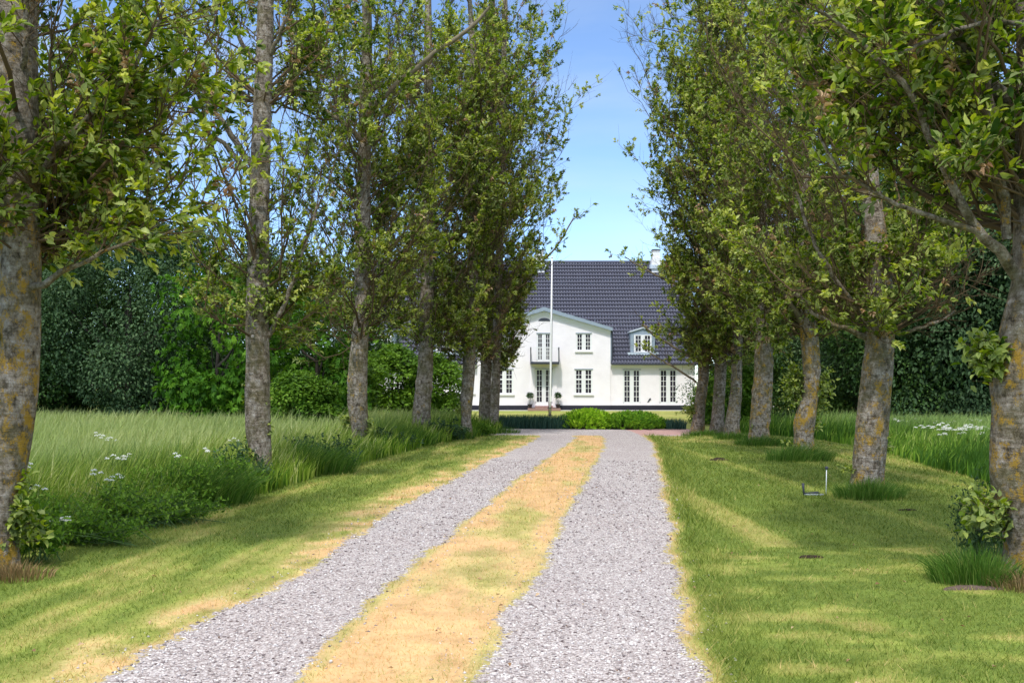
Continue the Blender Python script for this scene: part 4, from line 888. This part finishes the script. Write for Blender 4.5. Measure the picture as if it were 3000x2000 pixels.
def wall_holes(mb, x0, x1, z0, z1, y, holes, dep=.13):
    xs = sorted({x0, x1, *[h[0] for h in holes], *[h[1] for h in holes]}); zs = sorted({z0, z1, *[h[2] for h in holes], *[h[3] for h in holes]})
    for a, b in zip(xs, xs[1:]):
        for c, d in zip(zs, zs[1:]):
            if any(h[0] <= (a+b)/2 <= h[1] and h[2] <= (c+d)/2 <= h[3] for h in holes): continue
            mb.add([(a, y, c), (b, y, c), (b, y, d), (a, y, d)], [(0, 1, 2, 3)])
    for a, b, c, d in holes:
        mb.add([(a,y,c),(b,y,c),(b,y,d),(a,y,d),(a,y+dep,c),(b,y+dep,c),(b,y+dep,d),(a,y+dep,d)], [(0,4,5,1),(1,5,6,2),(2,6,7,3),(3,7,4,0)])
z_p = hz(1187)
mw = MB()
hol = [w_[:4] for w_ in wins]; H_l = [h for h, w_ in zip(hol, wins) if w_[8] == YF and h[1] < gl]; H_r = [h for h, w_ in zip(hol, wins) if w_[8] == YF and h[0] > gr]; H_g = [h for h, w_ in zip(hol, wins) if w_[8] != YF]
wall_holes(mw, x_l, gl, z_p, z_e, YF, H_l); wall_holes(mw, gr, x_r, z_p, z_e, YF, H_r)
gz1 = hz(970)                                                # shoulders of the gable
wall_holes(mw, gl, gr, z_p, gz1, YF-.12, H_g)
gx = hx(1594); gpk = hz(915)
mw.add([(gl, YF-.12, gz1), (gr, YF-.12, gz1), (gx, YF-.12, gpk)], [(0, 1, 2)])
for q, sg in ((gl, 0), (gr, 1)): mw.add([(q, YF-.12, z_p), (q, YF+2.3, z_p), (q, YF+2.3, gz1), (q, YF-.12, gz1)], [(0, 1, 2, 3) if sg else (3, 2, 1, 0)])
# gable ends and back of the house
for q in (x_l, x_r): mw.add([(q, YF, z_p), (q, YF+2*DEP, z_p), (q, YF+2*DEP, z_e), (q, YF+DEP, z_r-.1), (q, YF, z_e)], [(0, 1, 2, 3, 4)])
mw.add([(x_l, YF+2*DEP, z_p), (x_r, YF+2*DEP, z_p), (x_r, YF+2*DEP, z_e), (x_l, YF+2*DEP, z_e)], [(1, 0, 3, 2)])
hb(mw, 'wall', M['plaster'])
mp = MB(); mp.box(x_l-.03, gl, YF-.04, YF+2*DEP+.03, 0, z_p); mp.box(gr, x_r+.03, YF-.04, YF+2*DEP+.03, 0, z_p)
for a, b in ((gl, hx(1558)), (hx(1631), gr)): mp.box(a, b, YF-.16, YF+2, 0, z_p+.001)
hb(mp, 'plinth', M['plinth'])
# cornices
mc = MB()
for a, b in ((x_l, gl-.01), (gr+.01, x_r)):
    for k, (dy, za, zb) in enumerate([(.06, hz(1078), hz(1074.5)), (.11, hz(1074.5), hz(1071)), (.17, hz(1071), hz(1067.2))]): mc.box(a, b, YF-dy, YF+.05, za, zb)
for sg in (-1, 1):
    e = gr if sg > 0 else gl
    for k, (dy, o_) in enumerate([(.16, .30), (.21, .20), (.27, .10)]):
        A = (gx, gpk+.06-o_); B = (e, gz1+.04-o_*.9)
        prof = [A, B, (B[0], B[1]+.10), (A[0], A[1]+.10)] if sg > 0 else [B, A, (A[0], A[1]+.10), (B[0], B[1]+.10)]
        if sg < 0: prof = [(p_[0]-.002*0, p_[1]) for p_ in prof]
        mc.prism_y(prof, YF-dy, YF-.10)
hb(mc, 'cornice', M['white'])
# tiled roof
def tiled(mb_name, x0, x1, ya, za, yb, zb, parent, tw=.19, rows=27, spans=None):
    sl_ = math.hypot(yb-ya, zb-za); dy, dz = (yb-ya)/sl_, (zb-za)/sl_; ny, nz_ = -dz, dy
    if nz_ < 0: ny, nz_ = -ny, -nz_
    nc = int((x1-x0)/tw)*5; xs = np.linspace(x0, x1, nc+1); ph = (np.arange(nc+1) % 5)/5
    prof = np.array([0, .035, .075, .05, .006])[(np.arange(nc+1) % 5)]
    V, Fs, Gp = [], [], []; st = sl_/rows; n1 = nc+1; nv = 0
    at = lambda u, off: np.stack([xs, np.full(n1, ya+dy*u)+ny*(prof+off), np.full(n1, za+dz*u)+nz_*(prof+off)], 1)
    vg = np.array([.55, 0, 0, 0, .35])[(np.arange(nc+1) % 5)]; i = np.arange(nc)  # shade painted along the valleys between tile columns
    for k in range(rows):
        ii = i if spans is None or k >= spans[2] else i[(xs[:-1] < spans[0]) | (xs[:-1] > spans[1])]
        # the tile face, then its riser, painted dark as shade under the edge
        for lo, hi, gp in (((k*st, .07), ((k+1)*st, .0), vg), ((k*st, .012), (k*st, .07), np.ones(n1))):
            V += [at(*lo), at(*hi)]; Gp += [gp, gp]
            Fs.append(np.stack([nv+ii, nv+ii+1, nv+ii+1+n1, nv+ii+n1], 1)); nv += 2*n1
    return mesh_np(mb_name, np.concatenate(V)-np.array(ho), [np.concatenate(Fs)], M['tile'], parent, dict(gap_shade=np.concatenate(Gp)))
roof = tiled('roof', x_l-.25, x_r+.25, YF-.28, z_e-.02, YF+DEP, z_r, house, spans=(gl-.02, gr-.02, 7))
tiled('rear_roof', x_l-.25, x_r+.25, YF+2*DEP+.28, z_e-.02, YF+DEP, z_r, house)
mr = MB(); mr.tube([(x_l-.25, YF+DEP, z_r+.02), (x_r+.25, YF+DEP, z_r+.02)], .13, 10); hb(mr, 'ridge', M['tile'], roof, True)
mg = MB(); 
for a, b in ((x_l-.25, gl-.05), (gr+.05, x_r+.25)): mg.box(a, b, YF-.40, YF-.27, z_e-.07, z_e+.03)
mg.tube([(gr+.10, YF-.18, gz1+.05), (gr+.10, YF-.14, z_e+.05)], .05, 8)
hb(mg, 'gutter', M['iron'])
mf = MB(); mf.prism_y([(gr-.0, gz1-.02), (gr+.11, gz1-.02), (gr+.16, z_e+.05), (gr, z_e+.05)], YF-.13, YF+1.9); mf.prism_y([(gl-.16, z_e+.05), (gl, z_e+.05), (gl, gz1-.02), (gl-.11, gz1-.02)], YF-.13, YF+1.9)
hb(mf, 'flashing', M['zinc'])
# gable roof with zinc verge
mv = MB()
for sg in (-1, 1):
    e = (gr if sg > 0 else gl)+sg*.10; th = .24
    prof = [(gx, gpk+.07), (e, gz1-.0), (e, gz1+th-.04), (gx, gpk+.07+th)]
    if sg < 0: prof = prof[::-1]
    mv.prism_y(prof, YF-.42, YF+3.4)
gv = hb(mv, 'gable_roof', M['zinc'])
lun = MB(); a0, a1, zc = hx(1577), hx(1612), hz(941)
lun.prism_y([(a0, zc)]+[(a1, zc)]+[((a0+a1)/2+(a1-a0)/2*math.cos(t), zc+.2*math.sin(t)) for t in np.linspace(.3, math.pi-.3, 9)], YF-.135, YF-.1)
hb(lun, 'lunette', M['iron'])
# windows
def window(x0, x1, z0, z1, cols, rows, tr, sill, y, label, parent=house, dep=.07):
    m = MB(); yb = y+dep; fr = .055; mid = (x0+x1)/2; t = .028
    m.box(x0, x1, yb-.05, yb+.05, z1-fr, z1); m.box(x0, x1, yb-.05, yb+.05, z0, z0+fr+(.08 if rows == 6 else 0))
    m.box(x0, x0+fr, yb-.05, yb+.05, z0+fr, z1-fr); m.box(x1-fr, x1, yb-.05, yb+.05, z0+fr, z1-fr); m.box(mid-.085, mid+.085, yb-.055, yb+.04, z0+fr, z1-fr)
    zi0, zi1 = z0+fr+(.08 if rows == 6 else 0), z1-fr
    st = [(x0+fr, mid-.085), (mid+.085, x1-fr)]
    for a, b in st:
        m.box(a, a+.045, yb-.04, yb+.03, zi0, zi1); m.box(b-.045, b, yb-.04, yb+.03, zi0, zi1)
        for c in range(1, cols): xc = a+.045+(b-a-.09)*c/cols; m.box(xc-t/2, xc+t/2, yb-.035, yb+.02, zi0, zi1)
        for q in range(1, rows):
            zc = zi0+(zi1-zi0)*q/rows; tt = t if not (tr and q == rows-tr) else .09; m.box(a+.045, b-.045, yb-.032, yb+.018, zc-tt/2, zc+tt/2)
    o = hb(m, 'window' if rows != 6 else 'french_window', M['white'], parent)
    if label: o['label'] = label
    g = MB(); g.box(x0+fr*.5, x1-fr*.5, yb+.022, yb+.034, z0+.03, z1-.03); hb(g, 'pane', M['glass'], o)
    tr_ = MB(); tr_.box(x0-.02, x1+.02, y-.03, y+.0, z1, z1+.045); 
    if rows != 4 or parent is house: hb(tr_, 'lintel', M['zinc'], o)
    if sill:
        s_ = MB(); s_.prism_x([(y-.10, z0-.10), (y+.06, z0-.10), (y+.06, z0), (y-.10, z0-.03)], x0-.07, x1+.07); hb(s_, 'sill', M['white'], o)
    return o
for w_ in wins: window(*w_)
# door surround, steps, balcony
ms = MB(); ms.box(hx(1556), hx(1566), YF-.20, YF-.115, .2, hz(1078)); ms.box(hx(1620), hx(1631), YF-.20, YF-.115, .2, hz(1078)); ms.box(hx(1566), hx(1620), YF-.17, YF-.05, .2, hz(1184)); hb(ms, 'door_surround', M['plaster'])
mst = MB(); mst.box(hx(1546), hx(1640), YF-1.0, YF-.17, 0, .16); mst.box(hx(1567), hx(1619), YF-.62, YF-.17, .16, .30); hb(mst, 'step', M['brick'])
bal = MB(); bal.box(hx(1553), hx(1636), YF-1.05, YF-.12, hz(1067), hz(1060.5)); balc = hb(bal, 'balcony', M['iron'])
z0b, z1b = hz(1060.5), hz(1020); b0, b1 = hx(1554), hx(1635)
rl = MB()
for a in (b0, b1): rl.box(a-.035, a+.035, YF-1.05, YF-.98, z0b, z1b+.03)
for a in (b0, b1): rl.box(a-.02, a+.02, YF-.98, YF-.12, z1b-.04, z1b)
hb(rl, 'railing_post', M['iron'], balc)
rb = MB(); rb.box(b0+.035, b1-.035, YF-1.04, YF-1.0, z1b-.03, z1b+.005); rb.box(b0+.035, b1-.035, YF-1.04, YF-1.0, z0b+.05, z0b+.08)
for k in range(1, 20): xx = b0+(b1-b0)*k/20; rb.box(xx-.011, xx+.011, YF-1.03, YF-1.01, z0b+.08, z1b-.03)
for sx in (b0, b1):
    for k in range(1, 8): yy = YF-.98+.86*k/8; rb.box(sx-.01, sx+.01, yy-.01, yy+.01, z0b, z1b-.04)
hb(rb, 'railing', M['white'], balc)
# dormers
def dormer(pc):
    x0, x1 = hx(pc-36), hx(pc+36); zb, zt = hz(1033), hz(971); zp = hz(961); y0 = YF+.55-.28+.0
    rp = (z_r-z_e)/(DEP+.28); y0 = YF-.28+(zb-z_e)/rp-.02
    m = MB(); m.prism_y([(x0, zb), (x1, zb), (x1, zt), ((x0+x1)/2, zp), (x0, zt)], y0, y0+1.9); d = hb(m, 'dormer', M['zinc'])
    r_ = MB()
    for sg in (-1, 1):
        e = (x0-.07 if sg < 0 else x1+.07); c = (x0+x1)/2; prof = [(c, zp), (e, zt-.04), (e, zt+.04), (c, zp+.09)]
        if sg < 0: prof = prof[::-1]
        r_.prism_y(prof, y0-.10, y0+2.2)
    hb(r_, 'dormer_roof', simple('pale_zinc', (.55, .60, .66), .45, .4, .1), d)
    window(x0+.22, x1-.22, hz(1031), hz(980), 2, 4, None, False, y0-.12, None, d, .09)
    ap = MB(); n = 14
    for k in range(n):
        a = x0-.2+(x1-x0+.4)*k/n; b = a+(x1-x0+.4)/n; ap.prism_y([(a, zb-.10), ((a+b)/2, zb-.17), (b, zb-.10), (b, zb+.03), (a, zb+.03)], y0-.20, y0-.02)
    hb(ap, 'apron', simple('lead_apron', (.50, .58, .66), .5, .4, .1), d)
for pc in (1885, 1302, 1120): dormer(pc)
def chimney(pc):
    m = MB(); yc = YF+DEP-.5; s = F/yc; c = (pc-1500)/s; z = lambda py: CAMH+(HOR-py)/s
    m.box(c-.32, c+.32, yc-.35, yc+.35, z(800), z(757)); m.box(c-.24, c+.24, yc-.27, yc+.27, z(757), z(737)); m.box(c-.28, c+.28, yc-.31, yc+.31, z(737), z(735.5))
    ch = hb(m, 'chimney', M['chim'], roof); t = MB(); t.box(c-.29, c+.29, yc-.32, yc+.32, z(735.5), z(732)); t.box(c-.12, c+.12, yc-.14, yc+.14, z(732), z(730.5)); hb(t, 'chimney_cap', M['iron'], ch)
    f = MB(); f.box(c-.44, c+.44, yc-.46, yc-.352, z(789), z(778)); f.box(c-.44, c-.321, yc-.352, yc+.3, z(789), z(776)); f.box(c+.321, c+.44, yc-.352, yc+.3, z(789), z(776)); hb(f, 'chimney_flashing', M['zinc_p'], ch)
M['zinc_p'] = simple('pale_flashing', (.5, .56, .62), .5, .4, .1)
def chim_mat():
    m, t, p = new_mat('peeling_whitewash'); tc = N(t, 'ShaderNodeTexCoord'); n = noise(t, 5, 7, tc.outputs['Object'], .7)
    t.links.new(ramp(t, [(.33, (.45, .30, .24)), (.42, (.76, .75, .74))], n.outputs[0]).outputs[0], p.inputs['Base Color']); p.inputs['Roughness'].default_value = .9; return m
M['chim'] = chim_mat()
chimney(1921); chimney(1581)
mh = MB(); mh.add(np.array([(-.13,0,-.15),(-.04,0,-.02),(.02,0,.10),(.12,0,.14),(.13,0,.02),(.05,0,-.02),(.0,0,-.13),(-.05,0,-.10)])+np.array([hx(1901), YF-.03, hz(1172)]), [(0,7,6,5,4,3,2,1)])
mh.add(np.array([(-.13,.03,-.15),(-.04,.03,-.02),(.02,.03,.10),(.12,.03,.14),(.13,.03,.02),(.05,.03,-.02),(.0,.03,-.13),(-.05,.03,-.10)])+np.array([hx(1901), YF-.03, hz(1172)]), [(0,1,2,3,4,5,6,7)])
hb(mh, 'wall_ornament', M['iron'])
# white paving line in front of the plinth
pv = MB(); pv.box(x_l-.5, x_r+.5, YF-.75, YF-.17, -.05, .03); tag(pv.build('paving_strip', simple('pale_paving', (.6, .58, .54), .9, .2)), kind='structure')
# outbuilding glimpsed past the right corner
ob = empty('outbuilding', (22.2-6+.0, 66, 0), 'white outbuilding with a barred window glimpsed behind the right row', 'house')
m = MB(); m.box(-1.2, 2.6, 0, 4, 0, 2.6); m.build('wall', M['plaster'], ob)
m = MB(); m.prism_y([(-1.5, 2.6), (2.9, 2.6), (.7, 4.6)], -.3, 4.3); m.build('roof', M['tile'], ob)
m = MB(); m.box(-.5, .5, -.04, .02, 1.0, 2.0); wn = m.build('window', M['white'], ob)
m = MB(); [m.box(-.42+.3*k, -.18+.3*k, -.06, -.04, 1.08+.3*q, 1.32+.3*q) for k in range(3) for q in range(3)]; m.build('pane', M['glass'], wn)
# potted plants
for px, lab in ((1552, 'small potted tree on the step left of the entrance door'), (1633.5, 'small potted tree on the step right of the entrance door')):
    o = empty('potted_tree', (hx(px), YF-.55, .16), lab, 'plant', 'potted trees flanking the entrance')
    m = MB(); m.lathe([(.10, 0), (.15, .24), (.16, .26), (.13, .25)], k=14); m.build('pot', simple('dark_pot', (.04, .035, .04), .6), o, True)
    m = MB(); m.tube([(0, 0, .2), (.01, 0, .5), (0, 0, .72)], [.014, .012, .01], 6); m.build('trunk', M['dark_bark'], o)
    r = np.random.default_rng(int(px)); n = 420; q = unit(r.normal(0, 1, (n, 3))); P = q*r.uniform(.03, .19, (n, 1))*np.array([1.15, 1.15, .9])+np.array([0, 0, .80]); L = np.full(n, .10)
    V, Fs, va = leaves(P, unit(q+r.normal(0, .4, q.shape)), unit(r.normal(0, 1, q.shape)), L, L*.35, r.random(n), simple_shape=True); mesh_np('foliage', V, Fs, M['dark_leaf'], o, dict(var=va))
# flagpole
fx, fy = G(1611, 1219); fs = F/fy
fp = empty('flagpole', (fx, fy, 0), 'tall white flagpole on a dark wooden post in front of the house', 'flagpole')
zb = CAMH+(HOR-1177)/fs; zt = CAMH+(HOR-757)/fs
m = MB(); m.box(-.075, -.035, -.06, .06, 0, zb+.02); m.box(.035, .075, -.06, .06, 0, zb+.02); m.box(-.035, .035, -.05, .05, 0, .12); m.build('post', simple('dark_wood', (.07, .05, .04), .8, .2, .4), fp)
m = MB(); m.box(-.13, .13, -.085, -.06, zb-.32, zb-.28); m.box(-.13, .13, .06, .085, zb-.32, zb-.28); m.build('bracket', M['iron'], fp)
m = MB(); m.tube([(0, 0, .1), (.02, 0, zb), (.07, 0, zt*.55), (.11, 0, zt)], [.034, .055, .05, .032], 16); pl = m.build('pole', M['white'], fp, True)
m = MB(); m.lathe([(.001, -.05), (.05, -.03), (.06, 0), (.05, .03), (.001, .05)], (.11, 0, zt+.05)); m.build('finial', M['white'], pl, True)
m = MB(); m.tube([(.085, -.06, zb+.3), (.125, -.055, zt*.55), (.15, -.04, zt-.05)], .008, 5); m.build('halyard', M['iron'], pl)

# ------------------------------------------------------------------ small things on the right lawn
x, y = G(2420, 1447); s_ = F/y; h = (1447-1373)/s_
o = empty('marker_stick', (x, y, 0), 'thin white stick topped by a small black ball in the right lawn', 'stick')
m = MB(); m.tube([(0, 0, -.03), (.008, 0, h)], .007, 8); m.build('stick', M['white'], o, True)
m = MB(); m.lathe([(.002, -.026), (.02, -.018), (.028, 0), (.02, .018), (.002, .026)], (.008, 0, h+.015), 14); m.build('ball', M['iron'], o, True)
x, y = G(2356, 1449)
o = empty('garden_hook', (x, y, 0), 'dark upright handle with a grey flat foot lying beside the marker stick', 'garden tool')
m = MB(); m.tube([(0, 0, 0), (-.01, 0, .07), (-.018, 0, .17)], [.018, .014, .022], 8); m.build('handle', M['iron'], o, True)
m = MB(); m.lathe([(.15, 0), (.15, .014), (.02, .02)], (.14, 0, 0), 20); p_ = m.build('foot_plate', simple('grey_plate', (.4, .43, .48), .5), o, True); p_.scale = (1, .5, 1)
m = MB(); m.tube([(0, 0, .02), (.08, 0, .03), (.2, 0, .035), (.23, 0, .02)], [.014, .012, .018, .01], 8); m.build('clamp', M['iron'], o, True)
def fallen(n=260):
    r = np.random.default_rng(61); Y = 4.5*(26/4.5)**r.random(n); X = r.uniform(-6, 7, n)*np.clip(Y/8, .6, 1.2)
    k = (X > eM(Y)+.05) & (X < eR(Y)-.05); X, Y = X[k], Y[k]; n = len(X); L = r.uniform(.02, .055, n)
    P = np.stack([X, Y, gz(X, Y)+.022], 1); q = r.random(n)*6.28
    V, Fs, va = leaves(P, unit(np.stack([np.cos(q), np.sin(q), r.normal(0, .2, n)], 1)), unit(r.normal(0, .3, (n, 3))+np.array([0, 0, 1])), L, L*.5, r.random(n)**2, .2, True)
    tag(mesh_np('fallen_leaves', V, Fs, M['dead'], None, dict(var=va)), kind='stuff', cat='leaves', label='small dry brown leaves lying on the lawn and wheel tracks')
fallen()
def mound(label, px, py, rx, ry, h, seed, col=(.045, .03, .022)):
    x, y = G(px, py); r = np.random.default_rng(seed); n, k = 10, 26; V = [(0, 0, h)]
    for i in range(1, n+1):
        for j in range(k):
            a_ = 6.283*j/k; q = i/n; e = 1+.25*math.sin(3*a_+seed)+.1*math.sin(7*a_); V.append((math.cos(a_)*rx*q*e, math.sin(a_)*ry*q*e, h*(1-q**2)*(.6+.8*r.random())-(.015 if i == n else 0)))
    Fs3 = [(0, 1+j, 1+(j+1) % k) for j in range(k)]; Fs4 = [(1+(i*k)+j, 1+(i+1)*k+j, 1+(i+1)*k+(j+1) % k, 1+i*k+(j+1) % k) for i in range(n-1) for j in range(k)]
    o = mesh_np('soil_patch', V, [np.array(Fs3), np.array(Fs4)], simple('dark_soil', col, .95, .1, .5, 30)); o.location = (x, y, .008); tag(o, label, 'soil', 'bare soil patches in the right lawn')
mound('dark molehill in the right lawn beside the drive', 2104, 1349, .20, .11, .05, 1)
mound('scraped dark soil in the middle of the right lawn', 2372, 1631, .11, .035, .010, 2)
mound('bare grey soil in front of the large tuft at the forked tree', 2845, 1722, .22, .06, .012, 3, (.12, .085, .07))
mound('thin strip of bare soil right of the wide lichen trunk', 2660, 1493, .11, .025, .008, 4)
